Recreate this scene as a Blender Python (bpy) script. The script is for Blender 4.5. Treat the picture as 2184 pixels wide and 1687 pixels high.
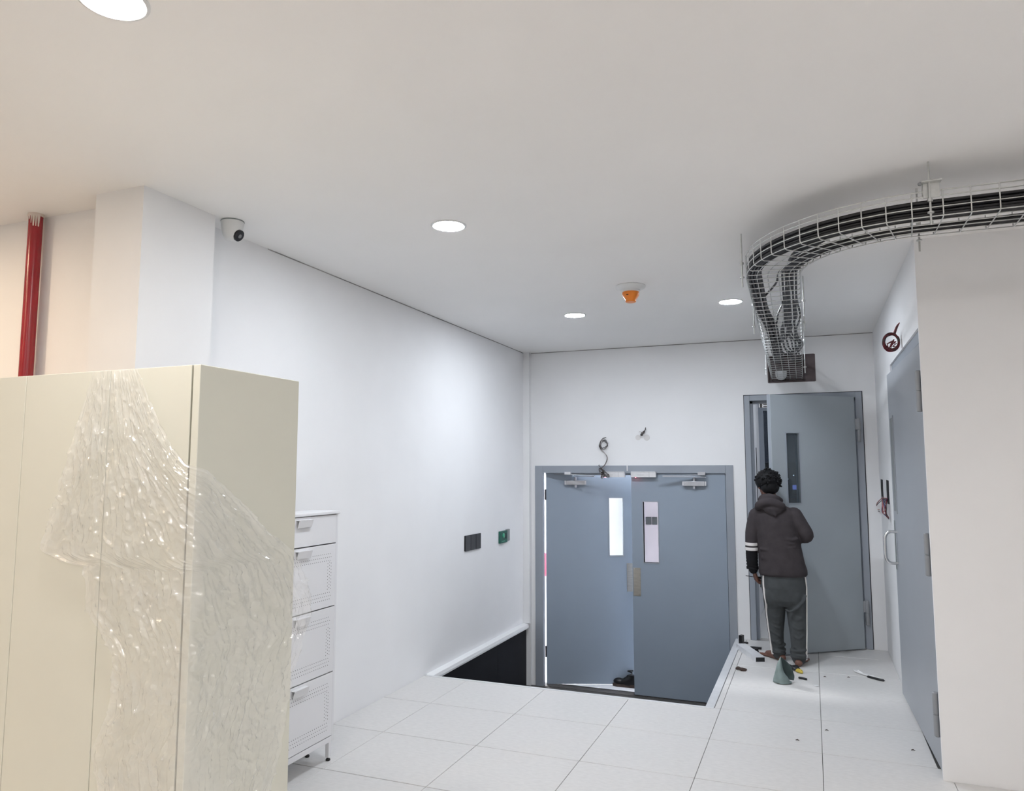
import bpy, math, random
from mathutils import Vector, Matrix, noise
random.seed(7)
for o in list(bpy.data.objects): bpy.data.objects.remove(o, do_unlink=True)
scene = bpy.context.scene
COL = scene.collection
# ---------------------------------------------------------------- camera
FPX = 1595.0
H = 1.55
PITCH = math.atan(160/FPX); YAW = math.atan(638/math.hypot(FPX, 160))
cd = bpy.data.cameras.new('camera'); cam = bpy.data.objects.new('camera', cd); COL.objects.link(cam)
cd.sensor_width = 36.0; cd.sensor_fit = 'HORIZONTAL'; cd.lens = 36.0*FPX/2184.0; cd.clip_start = 0.05
cam.location = (0, 0, H)
cam.rotation_euler = (math.radians(90)+PITCH, 0, YAW)
scene.camera = cam
# ---------------------------------------------------------------- world, exposure
w = bpy.data.worlds.new('night'); scene.world = w; w.use_nodes = True
w.node_tree.nodes['Background'].inputs[0].default_value = (0.006, 0.008, 0.014, 1)
w.node_tree.nodes['Background'].inputs[1].default_value = 1.0
vs = scene.view_settings
vs.view_transform = 'Standard'; vs.look = 'None'; vs.gamma = 1.0; vs.use_curve_mapping = False
vs.exposure = 0.79
LAMP_COOL = 165.0     # radiance of the recessed ceiling lamps
LAMP_WARM = 150.0
ZC = 2.79             # ceiling
ZP = -0.62            # sunken floor at the double door
XL, XR, YB, YK = -2.79, 0.56, 7.385, 4.455   # left wall, corridor right wall, back wall, face of the right block
# ---------------------------------------------------------------- materials
def mat(name, col, rough=0.5, metal=0.0, var=0.03, scale=6.0, bump=0.0, bscale=80.0, spec=0.5, world=False, stretch=None):
    m = bpy.data.materials.new(name); m.use_nodes = True
    nt = m.node_tree; N = nt.nodes; L = nt.links; b = N['Principled BSDF']
    b.inputs['Roughness'].default_value = rough; b.inputs['Metallic'].default_value = metal
    b.inputs['Specular IOR Level'].default_value = spec
    if world:
        src = N.new('ShaderNodeNewGeometry').outputs['Position']
    else:
        src = N.new('ShaderNodeTexCoord').outputs['Object']
    if stretch:
        mp = N.new('ShaderNodeMapping'); mp.inputs['Scale'].default_value = stretch
        L.new(src, mp.inputs['Vector']); src = mp.outputs['Vector']
    n = N.new('ShaderNodeTexNoise'); n.inputs['Scale'].default_value = scale; n.inputs['Detail'].default_value = 4
    L.new(src, n.inputs['Vector'])
    r = N.new('ShaderNodeValToRGB')
    r.color_ramp.elements[0].position = 0.3; r.color_ramp.elements[1].position = 0.7
    r.color_ramp.elements[0].color = tuple(c*(1-var) for c in col)+(1,)
    r.color_ramp.elements[1].color = tuple(min(1, c*(1+var)) for c in col)+(1,)
    L.new(n.outputs['Fac'], r.inputs['Fac']); L.new(r.outputs['Color'], b.inputs['Base Color'])
    if bump:
        n2 = N.new('ShaderNodeTexNoise'); n2.inputs['Scale'].default_value = bscale; n2.inputs['Detail'].default_value = 3
        L.new(src, n2.inputs['Vector'])
        bp = N.new('ShaderNodeBump'); bp.inputs['Strength'].default_value = bump; bp.inputs['Distance'].default_value = 0.004
        L.new(n2.outputs['Fac'], bp.inputs['Height']); L.new(bp.outputs['Normal'], b.inputs['Normal'])
    return m
def emat(name, col, strength):
    m = bpy.data.materials.new(name); m.use_nodes = True; nt = m.node_tree
    b = nt.nodes['Principled BSDF']
    b.inputs['Base Color'].default_value = (0.8, 0.8, 0.8, 1)
    b.inputs['Emission Color'].default_value = tuple(col)+(1,); b.inputs['Emission Strength'].default_value = strength
    return m
def glassmat(name, tint=(0.9, 0.93, 0.93), rough=0.03):
    m = bpy.data.materials.new(name); m.use_nodes = True; nt = m.node_tree; N = nt.nodes; L = nt.links
    for n in list(N): N.remove(n)
    out = N.new('ShaderNodeOutputMaterial'); mix = N.new('ShaderNodeMixShader')
    t = N.new('ShaderNodeBsdfTransparent'); t.inputs[0].default_value = tuple(tint)+(1,)
    g = N.new('ShaderNodeBsdfGlossy'); g.inputs['Roughness'].default_value = rough
    f = N.new('ShaderNodeFresnel'); f.inputs['IOR'].default_value = 1.45
    L.new(f.outputs[0], mix.inputs[0]); L.new(t.outputs[0], mix.inputs[1]); L.new(g.outputs[0], mix.inputs[2])
    L.new(mix.outputs[0], out.inputs[0]); return m
def hazeglass(name, tint, haze, col):
    m = glassmat(name, tint, 0.05); nt = m.node_tree; N = nt.nodes; L = nt.links
    out = [n for n in N if n.type == 'OUTPUT_MATERIAL'][0]; src = out.inputs[0].links[0].from_socket
    d = N.new('ShaderNodeBsdfDiffuse'); d.inputs[0].default_value = tuple(col)+(1,)
    mx = N.new('ShaderNodeMixShader'); mx.inputs[0].default_value = haze
    L.new(src, mx.inputs[1]); L.new(d.outputs[0], mx.inputs[2]); L.new(mx.outputs[0], out.inputs[0]); return m
def filmmat(name):
    m = bpy.data.materials.new(name); m.use_nodes = True; nt = m.node_tree; N = nt.nodes; L = nt.links
    for n in list(N): N.remove(n)
    out = N.new('ShaderNodeOutputMaterial')
    t = N.new('ShaderNodeBsdfTransparent'); t.inputs[0].default_value = (1, 1, 1, 1)
    g = N.new('ShaderNodeBsdfGlossy'); g.inputs['Roughness'].default_value = 0.15; g.inputs[0].default_value = (1, 1, 1, 1)
    d = N.new('ShaderNodeBsdfDiffuse'); d.inputs[0].default_value = (0.95, 0.95, 0.94, 1)
    tr = N.new('ShaderNodeBsdfTranslucent'); tr.inputs[0].default_value = (0.8, 0.8, 0.8, 1)
    dm = N.new('ShaderNodeMixShader'); dm.inputs[0].default_value = 0.15
    L.new(d.outputs[0], dm.inputs[1]); L.new(tr.outputs[0], dm.inputs[2])
    tc = N.new('ShaderNodeTexCoord'); nz = N.new('ShaderNodeTexNoise'); nz.inputs['Scale'].default_value = 9; nz.inputs['Detail'].default_value = 6
    L.new(tc.outputs['Object'], nz.inputs['Vector'])
    rp = N.new('ShaderNodeMapRange'); rp.inputs['From Min'].default_value = 0.35; rp.inputs['From Max'].default_value = 0.7
    rp.inputs['To Min'].default_value = 0.08; rp.inputs['To Max'].default_value = 0.30
    L.new(nz.outputs['Fac'], rp.inputs['Value'])
    m1 = N.new('ShaderNodeMixShader'); L.new(rp.outputs[0], m1.inputs[0]); L.new(t.outputs[0], m1.inputs[1]); L.new(dm.outputs[0], m1.inputs[2])
    f = N.new('ShaderNodeLayerWeight'); f.inputs['Blend'].default_value = 0.3
    mr = N.new('ShaderNodeMapRange'); mr.inputs['To Min'].default_value = 0.10; mr.inputs['To Max'].default_value = 0.26
    L.new(f.outputs['Facing'], mr.inputs['Value'])
    m2 = N.new('ShaderNodeMixShader'); L.new(mr.outputs[0], m2.inputs[0]); L.new(m1.outputs[0], m2.inputs[1]); L.new(g.outputs[0], m2.inputs[2])
    L.new(m2.outputs[0], out.inputs[0]); return m
M = dict(
    wall=mat('wall_paint', (0.86, 0.86, 0.868), 0.75, var=0.015, scale=2.5, bump=0.08, bscale=40, world=True),
    ceil=mat('ceiling_paint', (0.91, 0.898, 0.885), 0.8, var=0.012, scale=1.5, world=True),
    tile=mat('vinyl_tile', (0.675, 0.66, 0.645), 0.38, var=0.045, scale=26, world=True, stretch=(1, 2.4, 1), spec=0.4),
    slab=mat('tile_joint', (0.20, 0.19, 0.18), 0.8, var=0.1),
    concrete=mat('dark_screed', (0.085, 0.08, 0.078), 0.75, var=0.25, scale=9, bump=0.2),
    black_panel=mat('black_panel', (0.006, 0.0065, 0.010), 0.6, var=0.2, scale=5, spec=0.2),
    alu=mat('aluminium', (0.68, 0.69, 0.71), 0.36, 0.9, var=0.04, scale=20),
    alu_white=mat('pale_anodised', (0.76, 0.765, 0.78), 0.42, 0.3, var=0.04, scale=20),
    door=mat('blue_grey_door_paint', (0.285, 0.34, 0.41), 0.42, var=0.02, scale=2.5, bump=0.03, bscale=120),
    door2=mat('green_grey_door_paint', (0.36, 0.40, 0.43), 0.42, var=0.03, scale=2.5, bump=0.03, bscale=120),
    door3=mat('grey_door_paint', (0.355, 0.375, 0.405), 0.42, var=0.02, scale=2.5),
    frame=mat('grey_frame_paint', (0.315, 0.345, 0.39), 0.45, var=0.03, scale=4),
    hinge=mat('hinge_paint', (0.30, 0.31, 0.325), 0.4, 0.1, var=0.04, scale=20),
    darkgap=mat('dark_gasket', (0.03, 0.03, 0.035), 0.7),
    steel=mat('brushed_steel', (0.50, 0.475, 0.43), 0.32, 0.95, var=0.10, scale=14, stretch=(1, 1, 6)),
    chrome=mat('satin_chrome', (0.62, 0.63, 0.64), 0.25, 0.95, var=0.05, scale=20),
    closer=mat('silver_closer', (0.46, 0.47, 0.50), 0.4, 0.6, var=0.05, scale=20),
    maglock=mat('white_anodised', (0.72, 0.72, 0.74), 0.4, 0.3, var=0.04, scale=30),
    zinc=mat('zinc_wire', (0.62, 0.63, 0.62), 0.36, 0.75, var=0.08, scale=40),
    cable=mat('black_cable', (0.013, 0.013, 0.016), 0.38, var=0.2, scale=30),
    cream=mat('cream_steel', (0.73, 0.725, 0.635), 0.45, var=0.015, scale=3, spec=0.4),
    white_steel=mat('white_steel', (0.77, 0.77, 0.79), 0.4, var=0.015, scale=3),
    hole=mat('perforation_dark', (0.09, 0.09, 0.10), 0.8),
    rubber=mat('black_rubber', (0.015, 0.015, 0.015), 0.6),
    red=mat('red_pipe_paint', (0.30, 0.006, 0.016), 0.25, var=0.12, scale=7, spec=0.6),
    paper=mat('peeling_wrap', (0.72, 0.62, 0.58), 0.6, var=0.1, scale=20),
    camwhite=mat('camera_plastic', (0.74, 0.745, 0.74), 0.35, var=0.01),
    black=mat('black_plastic', (0.012, 0.012, 0.014), 0.3, var=0.15, scale=20),
    lens=mat('lens_grey', (0.30, 0.30, 0.30), 0.12, 0.3),
    orange=mat('orange_plastic', (0.86, 0.24, 0.02), 0.35, var=0.06, scale=20),
    green=mat('green_plate', (0.012, 0.105, 0.075), 0.4, var=0.2, scale=40),
    greendot=mat('green_button', (0.06, 0.36, 0.22), 0.3),
    greybox=mat('grey_box', (0.28, 0.30, 0.30), 0.4, 0.3),
    wire=mat('brown_wire', (0.055, 0.045, 0.042), 0.5, var=0.3, scale=30),
    wirepale=mat('pale_wire', (0.36, 0.31, 0.30), 0.5, var=0.3, scale=30),
    wirered=mat('red_wire', (0.13, 0.010, 0.018), 0.45, var=0.4, scale=50),
    wirepink=mat('pink_wire', (0.42, 0.13, 0.13), 0.45, var=0.4, scale=50),
    wireblue=mat('blue_wire', (0.05, 0.08, 0.28), 0.45, var=0.4, scale=50),
    tape=mat('black_slot', (0.010, 0.010, 0.011), 0.8, var=0.3, scale=30, bump=0.3),
    filler=mat('wall_filler', (0.72, 0.70, 0.69), 0.85),
    filler2=mat('dark_joint', (0.30, 0.29, 0.285), 0.9, var=0.5, scale=3, world=True),
    brown=mat('firestop_board', (0.125, 0.098, 0.10), 0.7, var=0.18, scale=14, bump=0.2),
    dome=mat('pale_dome', (0.62, 0.63, 0.64), 0.3),
    pink=mat('pinkish_wall', (0.42, 0.36, 0.385), 0.7, var=0.02, scale=3),
    brightwall=mat('bright_wall', (0.86, 0.86, 0.88), 0.7, var=0.01),
    reddecal=mat('red_cloth', (0.62, 0.06, 0.10), 0.7),
    skin=mat('brown_skin', (0.155, 0.068, 0.046), 0.5, var=0.12, scale=25, bump=0.08, bscale=120),
    hair=mat('black_hair', (0.006, 0.006, 0.007), 0.6, var=0.4, scale=60, bump=0.3, bscale=150, spec=0.2),
    hoodie=mat('charcoal_fleece', (0.048, 0.041, 0.044), 0.9, var=0.12, scale=18, bump=0.3, bscale=25, spec=0.2),
    sleeve=mat('black_sleeve', (0.013, 0.013, 0.015), 0.9, var=0.15, scale=20, bump=0.2, spec=0.2),
    band=mat('white_band', (0.72, 0.69, 0.67), 0.85, var=0.04, scale=20),
    trousers=mat('grey_jersey', (0.062, 0.067, 0.070), 0.9, var=0.13, scale=14, bump=0.3, bscale=22, spec=0.2),
    eye=mat('eye_white', (0.6, 0.58, 0.55), 0.2),
    bag=mat('sage_canvas', (0.185, 0.235, 0.228), 0.85, var=0.2, scale=14, bump=0.4, bscale=40),
    bagin=mat('bag_lining', (0.06, 0.085, 0.085), 0.9, var=0.2),
    yellow=mat('yellow_grip', (0.55, 0.42, 0.06), 0.4, var=0.1),
    scrapdark=mat('brown_scrap', (0.055, 0.035, 0.028), 0.7, var=0.3, scale=40),
    clearwrap=mat('clear_wrap', (0.85, 0.85, 0.86), 0.15, var=0.15, scale=60, bump=0.8, bscale=60),
    glass=glassmat('vision_glass'),
    glassdark=hazeglass('reflection_haze_glass', (0.6, 0.66, 0.7), 0.22, (0.26, 0.30, 0.33)),  # grey diffuse share stands in for reflections on the glass
    film=filmmat('stretch_film'),
    lampcool=emat('lamp_cool', (0.85, 0.915, 1.0), LAMP_COOL),
    lampcool_far=emat('lamp_cool_far', (0.85, 0.915, 1.0), LAMP_COOL*1.35),
    lampwarm=emat('lamp_warm', (1.0, 0.76, 0.52), LAMP_WARM),
    lampbright=emat('lamp_bright', (0.95, 0.97, 1.0), 1500.0),
    lampneutral=emat('lamp_neutral', (1.0, 0.965, 0.935), LAMP_COOL),
    ledred=emat('red_led', (1.0, 0.05, 0.08), 20.0),
    city=emat('city_light', (0.8, 0.88, 1.0), 1.6),
    cityblue=emat('blue_sign', (0.25, 0.3, 0.9), 0.8),
)
# ---------------------------------------------------------------- mesh helpers
class MB:
    def __init__(s): s.v = []; s.f = []
    def add(s, vs_, fs):
        k = len(s.v); s.v += [tuple(v) for v in vs_]; s.f += [tuple(i+k for i in f) for f in fs]; return s
    def box(s, x0, x1, y0, y1, z0, z1):
        return s.add([(x0,y0,z0),(x1,y0,z0),(x1,y1,z0),(x0,y1,z0),(x0,y0,z1),(x1,y0,z1),(x1,y1,z1),(x0,y1,z1)],
                     [(3,2,1,0),(4,5,6,7),(0,1,5,4),(1,2,6,5),(2,3,7,6),(3,0,4,7)])
    def obox(s, c, ax, ay, az):   # oriented box: centre and half-axis vectors
        c, ax, ay, az = map(Vector, (c, ax, ay, az))
        vs_ = [c+sx*ax+sy*ay+sz*az for sz in (-1,1) for sx,sy in ((-1,-1),(1,-1),(1,1),(-1,1))]
        return s.add(vs_, [(3,2,1,0),(4,5,6,7),(0,1,5,4),(1,2,6,5),(2,3,7,6),(3,0,4,7)])
    def tube(s, pts, r, n=8, closed=False, flat=None):
        P = [Vector(p) for p in pts]; m = len(P)
        R = r if isinstance(r, (list, tuple)) else [r]*m
        T = []
        for i in range(m):
            if closed: t = P[(i+1) % m]-P[i-1]
            else: t = P[min(i+1, m-1)]-P[max(i-1, 0)]
            T.append(t.normalized() if t.length > 1e-9 else Vector((0,0,1)))
        up = Vector((0,0,1)) if abs(T[0].z) < 0.9 else Vector((1,0,0))
        nrm = (up - T[0]*up.dot(T[0])).normalized(); vs_ = []; fs = []
        for i in range(m):
            nrm = nrm - T[i]*nrm.dot(T[i])
            nrm = nrm.normalized() if nrm.length > 1e-6 else T[i].orthogonal().normalized()
            b = T[i].cross(nrm)
            for k in range(n):
                a = 2*math.pi*k/n
                ra = R[i]
                fx = flat if flat else 1.0
                vs_.append(P[i]+nrm*(math.cos(a)*ra*fx)+b*(math.sin(a)*ra))
        for i in range(m if closed else m-1):
            j = (i+1) % m
            for k in range(n):
                l = (k+1) % n
                fs.append((i*n+k, j*n+k, j*n+l, i*n+l)[::-1])
        if not closed:
            fs.append(tuple(range(n))); fs.append(tuple((m-1)*n+k for k in reversed(range(n))))
        return s.add(vs_, fs)
    def lathe(s, prof, c, n=32, axis=None):
        c = Vector(c); A = Vector(axis).normalized() if axis else Vector((0,0,1))
        U = A.orthogonal().normalized(); V = A.cross(U); vs_ = []; fs = []; m = len(prof)
        for r, z in prof:
            for k in range(n):
                a = 2*math.pi*k/n; vs_.append(c+A*z+U*(math.cos(a)*r)+V*(math.sin(a)*r))
        for i in range(m-1):
            for k in range(n):
                l = (k+1) % n; fs.append((i*n+k, i*n+l, (i+1)*n+l, (i+1)*n+k))
        fs.append(tuple(reversed(range(n)))); fs.append(tuple((m-1)*n+k for k in range(n)))
        return s.add(vs_, fs)
    def ell(s, c, r, nu=20, nv=12, rot=None):
        c = Vector(c); vs_ = []; fs = []
        Rm = rot if rot else Matrix.Identity(3)
        for j in range(1, nv):
            p = math.pi*j/nv
            for i in range(nu):
                a = 2*math.pi*i/nu
                vs_.append(c+Rm @ Vector((r[0]*math.sin(p)*math.cos(a), r[1]*math.sin(p)*math.sin(a), r[2]*math.cos(p))))
        t = len(vs_); vs_ += [c+Rm @ Vector((0,0,r[2])), c+Rm @ Vector((0,0,-r[2]))]
        for j in range(nv-2):
            for i in range(nu):
                l = (i+1) % nu; fs.append((j*nu+i, (j+1)*nu+i, (j+1)*nu+l, j*nu+l))
        for i in range(nu):
            l = (i+1) % nu; fs.append((t, i, l)); fs.append((t+1, (nv-2)*nu+l, (nv-2)*nu+i))
        return s.add(vs_, fs)
    def loft(s, secs, n=28, power=2.0):   # horizontal elliptical sections (cx, cy, z, rx, ry)
        vs_ = []; fs = []; m = len(secs)
        for cx, cy, z, rx, ry in secs:
            for k in range(n):
                a = 2*math.pi*k/n; ca, sa = math.cos(a), math.sin(a)
                e = 2.0/power
                vs_.append((cx+rx*math.copysign(abs(ca)**e, ca), cy+ry*math.copysign(abs(sa)**e, sa), z))
        up = secs[-1][2] > secs[0][2]
        for i in range(m-1):
            for k in range(n):
                l = (k+1) % n; q = (i*n+k, i*n+l, (i+1)*n+l, (i+1)*n+k)
                fs.append(q if up else q[::-1])
        a, b = tuple(range(n)), tuple((m-1)*n+k for k in range(n))
        fs.append(a[::-1] if up else a); fs.append(b if up else b[::-1])
        return s.add(vs_, fs)
    def prism(s, poly, h0, h1, axis='z'):
        n = len(poly); A = []; B = []
        for a, b in poly:
            if axis == 'z': A.append((a,b,h0)); B.append((a,b,h1))
            elif axis == 'y': A.append((a,h0,b)); B.append((a,h1,b))
            else: A.append((h0,a,b)); B.append((h1,a,b))
        fs = [tuple(reversed(range(n))), tuple(n+i for i in range(n))]
        fs += [(i, (i+1) % n, n+(i+1) % n, n+i) for i in range(n)]
        return s.add(A+B, fs)
ORG = {}
def mk_mesh(name, mb, org=(0,0,0), smooth=None):
    me = bpy.data.meshes.new(name)
    ox, oy, oz = org
    me.from_pydata([(x-ox, y-oy, z-oz) for x, y, z in mb.v], [], mb.f); me.update()
    if smooth is not None:
        me.shade_smooth()
        if smooth < 180: me.set_sharp_from_angle(angle=math.radians(smooth))
    return me
def obj(name, mb, m, parent=None, org=None, smooth=None, local=False, bevel=0, kind=None, label=None, loc=None, rot=None):
    if org is None: org = (0,0,0) if local or parent is None else ORG[parent.name]
    if parent is None and org == (0,0,0) and not local:
        xs = list(zip(*mb.v)); org = ((min(xs[0])+max(xs[0]))/2, (min(xs[1])+max(xs[1]))/2, min(xs[2]))
    me = mb if isinstance(mb, bpy.types.Mesh) else mk_mesh(name, mb, org, smooth)
    if len(me.materials) == 0: me.materials.append(M[m])
    o = bpy.data.objects.new(name, me); COL.objects.link(o)
    if parent is not None: o.parent = parent; ORG[o.name] = org
    else: o.location = org; ORG[o.name] = org
    if loc is not None: o.location = loc
    if rot is not None: o.rotation_euler = rot
    if bevel:
        b = o.modifiers.new('bevel', 'BEVEL'); b.width = bevel; b.segments = 2; b.limit_method = 'ANGLE'
    if kind: o['kind'] = kind
    if label: o['label'] = label
    return o
def tag(o, label, cat, group=None, kind=None):
    o['label'] = label; o['category'] = cat
    if group: o['group'] = group
    if kind: o['kind'] = kind
    return o
def thing(name, label, cat, org, group=None, kind=None):
    o = bpy.data.objects.new(name, None); COL.objects.link(o); o.location = org; o.empty_display_size = 0.1
    ORG[o.name] = tuple(org); return tag(o, label, cat, group, kind)
def spline(pts, n=8):      # Catmull-Rom
    P = [Vector(p) for p in pts]; out = []
    for i in range(len(P)-1):
        p0 = P[max(i-1, 0)]; p1 = P[i]; p2 = P[i+1]; p3 = P[min(i+2, len(P)-1)]
        for k in range(n):
            t = k/n
            out.append(0.5*((2*p1)+(p2-p0)*t+(2*p0-5*p1+4*p2-p3)*t*t+(3*p1-p0-3*p2+p3)*t**3))
    out.append(P[-1]); return out
# ================================================================ SETTING
# sub floor and raised floor
TX, TY, Y0T = 0.607, 0.5965, 4.024
PX0, PX1, PY0, PY1 = XL, -0.675, 5.207, YB      # the opening in the raised floor
fl = MB().box(-6, 3.5, -4, PY0-0.01, -0.12, -0.034).box(PX1+0.01, 3.5, PY0-0.01, YB+2.4, -0.12, -0.034)
floor = tag(obj('floor', fl, 'slab'), 'raised access floor of large pale speckled square tiles', 'floor', kind='structure')
FO = ORG[floor.name]
tile_cache = {}
def tile(x0, x1, y0, y1):
    g = 0.0013
    wx, wy = round(x1-x0, 4), round(y1-y0, 4)
    if wx < 0.02 or wy < 0.02: return
    if (wx, wy) not in tile_cache:
        a, b, c = wx/2-g, wy/2-0.0026, 0.0015
        mb = MB()
        mb.add([(-a,-b,-.034),(a,-b,-.034),(a,b,-.034),(-a,b,-.034),(-a,-b,-c),(a,-b,-c),(a,b,-c),(-a,b,-c),(-a+c,-b+c,0),(a-c,-b+c,0),(a-c,b-c,0),(-a+c,b-c,0)],
               [(0,1,5,4),(1,2,6,5),(2,3,7,6),(3,0,4,7),(4,5,9,8),(5,6,10,9),(6,7,11,10),(7,4,8,11),(8,9,10,11)])
        tile_cache[(wx, wy)] = mk_mesh('floor_tile', mb)
    o = obj('floor_tile', tile_cache[(wx, wy)], 'tile', floor, local=True)
    o.location = ((x0+x1)/2-FO[0], (y0+y1)/2-FO[1], -FO[2])
xs = [XL]+[TX*k for k in range(-4, 1)]+[XR]
for j in range(-3, 6):
    ya, yb = Y0T+TY*j, min(Y0T+TY*(j+1), YB)
    for i in range(len(xs)-1):
        xa, xb = xs[i], xs[i+1]
        if yb > PY0+0.03:             # rows beside the opening
            if xb <= PX1: continue
            xa = max(xa, PX1+0.028)
        if yb < YK+0.2 and xb == XR: xb = TX
        tile(xa, xb, ya, yb if yb < YB-.02 else YB)
for j in range(-3, 1):
    for i in range(1, 5):
        ya, yb = Y0T+TY*j, Y0T+TY*(j+1)
        tile(TX*i, min(TX*(i+1), 3.4), ya, min(yb, YK) if j == 0 else yb)
for i in range(-9, -4): tile(TX*i, TX*(i+1) if i < -5 else XL, Y0T-3*TY, 2.475)
front_floor = MB().box(-6, 3.5, -4, Y0T-3*TY-1e-3, -0.033, 0)
tag(obj('floor', front_floor, 'tile'), 'pale floor of the front part of the room nearest the viewer', 'floor', kind='structure')
# ceiling
tag(obj('ceiling', MB().box(-6, 3.5, -4, YB+0.1, ZC, ZC+0.1), 'ceil'), 'smooth off-white plasterboard ceiling with recessed round lamps', 'ceiling', kind='structure')
# left wall, with black panels below the raised floor
tag(obj('wall_left', MB().box(XL-0.12, XL, 2.35, YB, -0.03, ZC), 'wall'), 'long white painted wall on the left with switch plates', 'wall', kind='structure')
uf = thing('wall_underfloor', 'black panelled strip of wall below floor level in the sunken corner', 'wall', (XL, 6.3, ZP), kind='structure')
for a, b in ((PY0-0.1, 6.605), (6.609, YB)):
    obj('panel', MB().box(XL-0.06, XL+0.02, a, b, ZP, -0.045), 'black_panel', uf)
obj('backing', MB().box(XL-0.1, XL-0.055, PY0-0.1, YB, ZP, -0.045), 'black_panel', uf)
tag(obj('trim_1', MB().prism([(XL, -0.045), (XL+0.058, -0.045), (XL+0.060, -0.030), (XL+0.054, -0.006), (XL, 0.002)], PY0+0.03, YB-0.06, 'y'), 'wall'),
    'pale plaster ledge along the left wall above the black panels', 'ledge', kind='structure')
tag(obj('trim_5', MB().box(XL, XL+0.004, 3.3, YB-0.06, ZC-0.005, ZC).box(-2.72, XR, YB-0.004, YB, ZC-0.006, ZC), 'filler2'), 'thin dark joint between ceiling and walls', 'joint', kind='structure')
# column in front left and the wall beside it
tag(obj('wall_column', MB().box(-2.95, -2.662, 2.342, 2.765, -0.03, ZC), 'wall'), 'white square column behind the wrapped cream cabinet', 'column', kind='structure')
tag(obj('wall_recess', MB().box(-6, -2.90, 2.475, 2.60, -0.03, ZC), 'wall'), 'warm white wall behind the red pipe', 'wall', kind='structure')
# corner boxing
tag(obj('trim_2', MB().box(XL, -2.722, YB-0.062, YB, 0.0, ZC).box(XL, -2.722, YB-0.03, YB, ZP, 0.0), 'wall'),
    'narrow white boxing in the far left corner', 'boxing', kind='structure')
# back wall with openings
DX0, DX1, DZ1 = -2.676, -0.686, 1.600       # double door frame outside
SX0, SX1, SZ1 = -0.568, 0.446, 2.256        # single door frame outside
OX0, OX1, OZ0, OZ1 = -0.345, 0.068, 2.370, 2.622   # cable opening
bw = MB()
Y1 = YB+0.12
bw.box(XL-0.12, DX0, YB, Y1, ZP, DZ1).box(DX1, SX0, YB, Y1, ZP, DZ1)
bw.box(XL-0.12, SX0, YB, Y1, DZ1, SZ1).box(SX1, XR+0.1, YB, Y1, ZP, SZ1).box(SX0, SX1, YB, Y1, ZP, -0.03)
bw.box(XL-0.12, XR+0.1, YB, Y1, SZ1, OZ0).box(XL-0.12, OX0, YB, Y1, OZ0, OZ1).box(OX1, XR+0.1, YB, Y1, OZ0, OZ1).box(XL-0.12, XR+0.1, YB, Y1, OZ1, ZC)
tag(obj('wall_back', bw, 'wall'), 'white end wall holding the two grey doorways', 'wall', kind='structure')
# right corridor wall (with a doorway) and block
QY0, QY1, QZ = 4.475, 6.03, 2.312
rw = MB().box(XR, XR+0.14, QY1, YB, -0.03, ZC).box(XR, XR+0.14, YK, QY0, -0.03, ZC).box(XR, XR+0.14, QY0, QY1, QZ, ZC)
rw.box(XR+0.14, 3.5, YK, YK+0.12, -0.03, ZC)
tag(obj('wall_right', rw, 'wall'), 'white wall block on the right with the grey side door', 'wall', kind='structure')
tag(obj('wall_east', MB().box(3.4, 3.5, -4, YK, -0.03, ZC), 'wall'), 'white wall at the far right of the front room', 'wall', kind='structure')
tag(obj('wall_west', MB().box(-6.1, -6, -4, 2.6, -0.03, ZC), 'wall'), 'white wall at the far left of the front room', 'wall', kind='structure')
tag(obj('wall_front', MB().box(-6, 3.5, -4.1, -4, -0.03, ZC), 'wall'), 'white wall behind the viewer', 'wall', kind='structure')
# sunken floor and edging
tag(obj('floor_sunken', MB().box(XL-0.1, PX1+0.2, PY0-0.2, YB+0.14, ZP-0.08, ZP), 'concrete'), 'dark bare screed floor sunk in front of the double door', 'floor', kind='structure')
e1 = MB().box(PX0+0.012, PX1+0.026, PY0-0.012, PY0+0.014, -0.03, 0.004).box(PX0+0.012, PX1, PY0, PY0+0.010, -0.10, -0.03)
tag(obj('trim_3', e1, 'alu_white', bevel=0.0015), 'bright aluminium edging strip along the front of the sunken opening', 'edging', kind='structure')
e2 = MB().box(PX1-0.030, PX1+0.026, PY0+0.014, YB, -0.03, 0.003).box(PX1-0.030, PX1-0.02, PY0+0.014, YB, -0.12, -0.03)
tag(obj('trim_4', e2, 'alu_white', bevel=0.0015), 'pale aluminium edging strip along the right of the sunken opening', 'edging', kind='structure')
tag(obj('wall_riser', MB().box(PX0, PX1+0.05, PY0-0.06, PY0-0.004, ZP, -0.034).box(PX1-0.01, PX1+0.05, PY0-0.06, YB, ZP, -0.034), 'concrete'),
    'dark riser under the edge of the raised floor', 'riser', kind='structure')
# ---------------------------------------------------------------- rooms beyond the doors
ra = MB().box(-4.2, -0.66, Y1, 10.2, ZP-0.08, ZP)
tag(obj('floor_beyond', ra, 'brightwall'), 'bright pale floor beyond the double door', 'floor', kind='structure')
ra = MB().box(-4.2, -0.66, 9.9, 10.0, ZP, 2.3)
tag(obj('wall_far', ra, 'pink'), 'pinkish wall seen through the right door glass', 'wall', kind='structure')
tag(obj('wall_bright', MB().box(-4.2, -2.285, 8.9, 9.9, ZP, 2.3), 'brightwall'), 'glaring white wall seen through the left door glass', 'wall', kind='structure')
tag(obj('wall_beyond_left', MB().box(-4.3, -4.2, Y1, 10, ZP, 2.3), 'brightwall'), 'white side wall beyond the double door', 'wall', kind='structure')
tag(obj('ceiling_beyond', MB().box(-4.2, -0.66, Y1, 10, 2.3, 2.38), 'brightwall'), 'ceiling beyond the double door', 'ceiling', kind='structure')
pw = MB().box(-0.66, -0.555, Y1, 10.0, ZP-0.08, 2.79)
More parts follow.
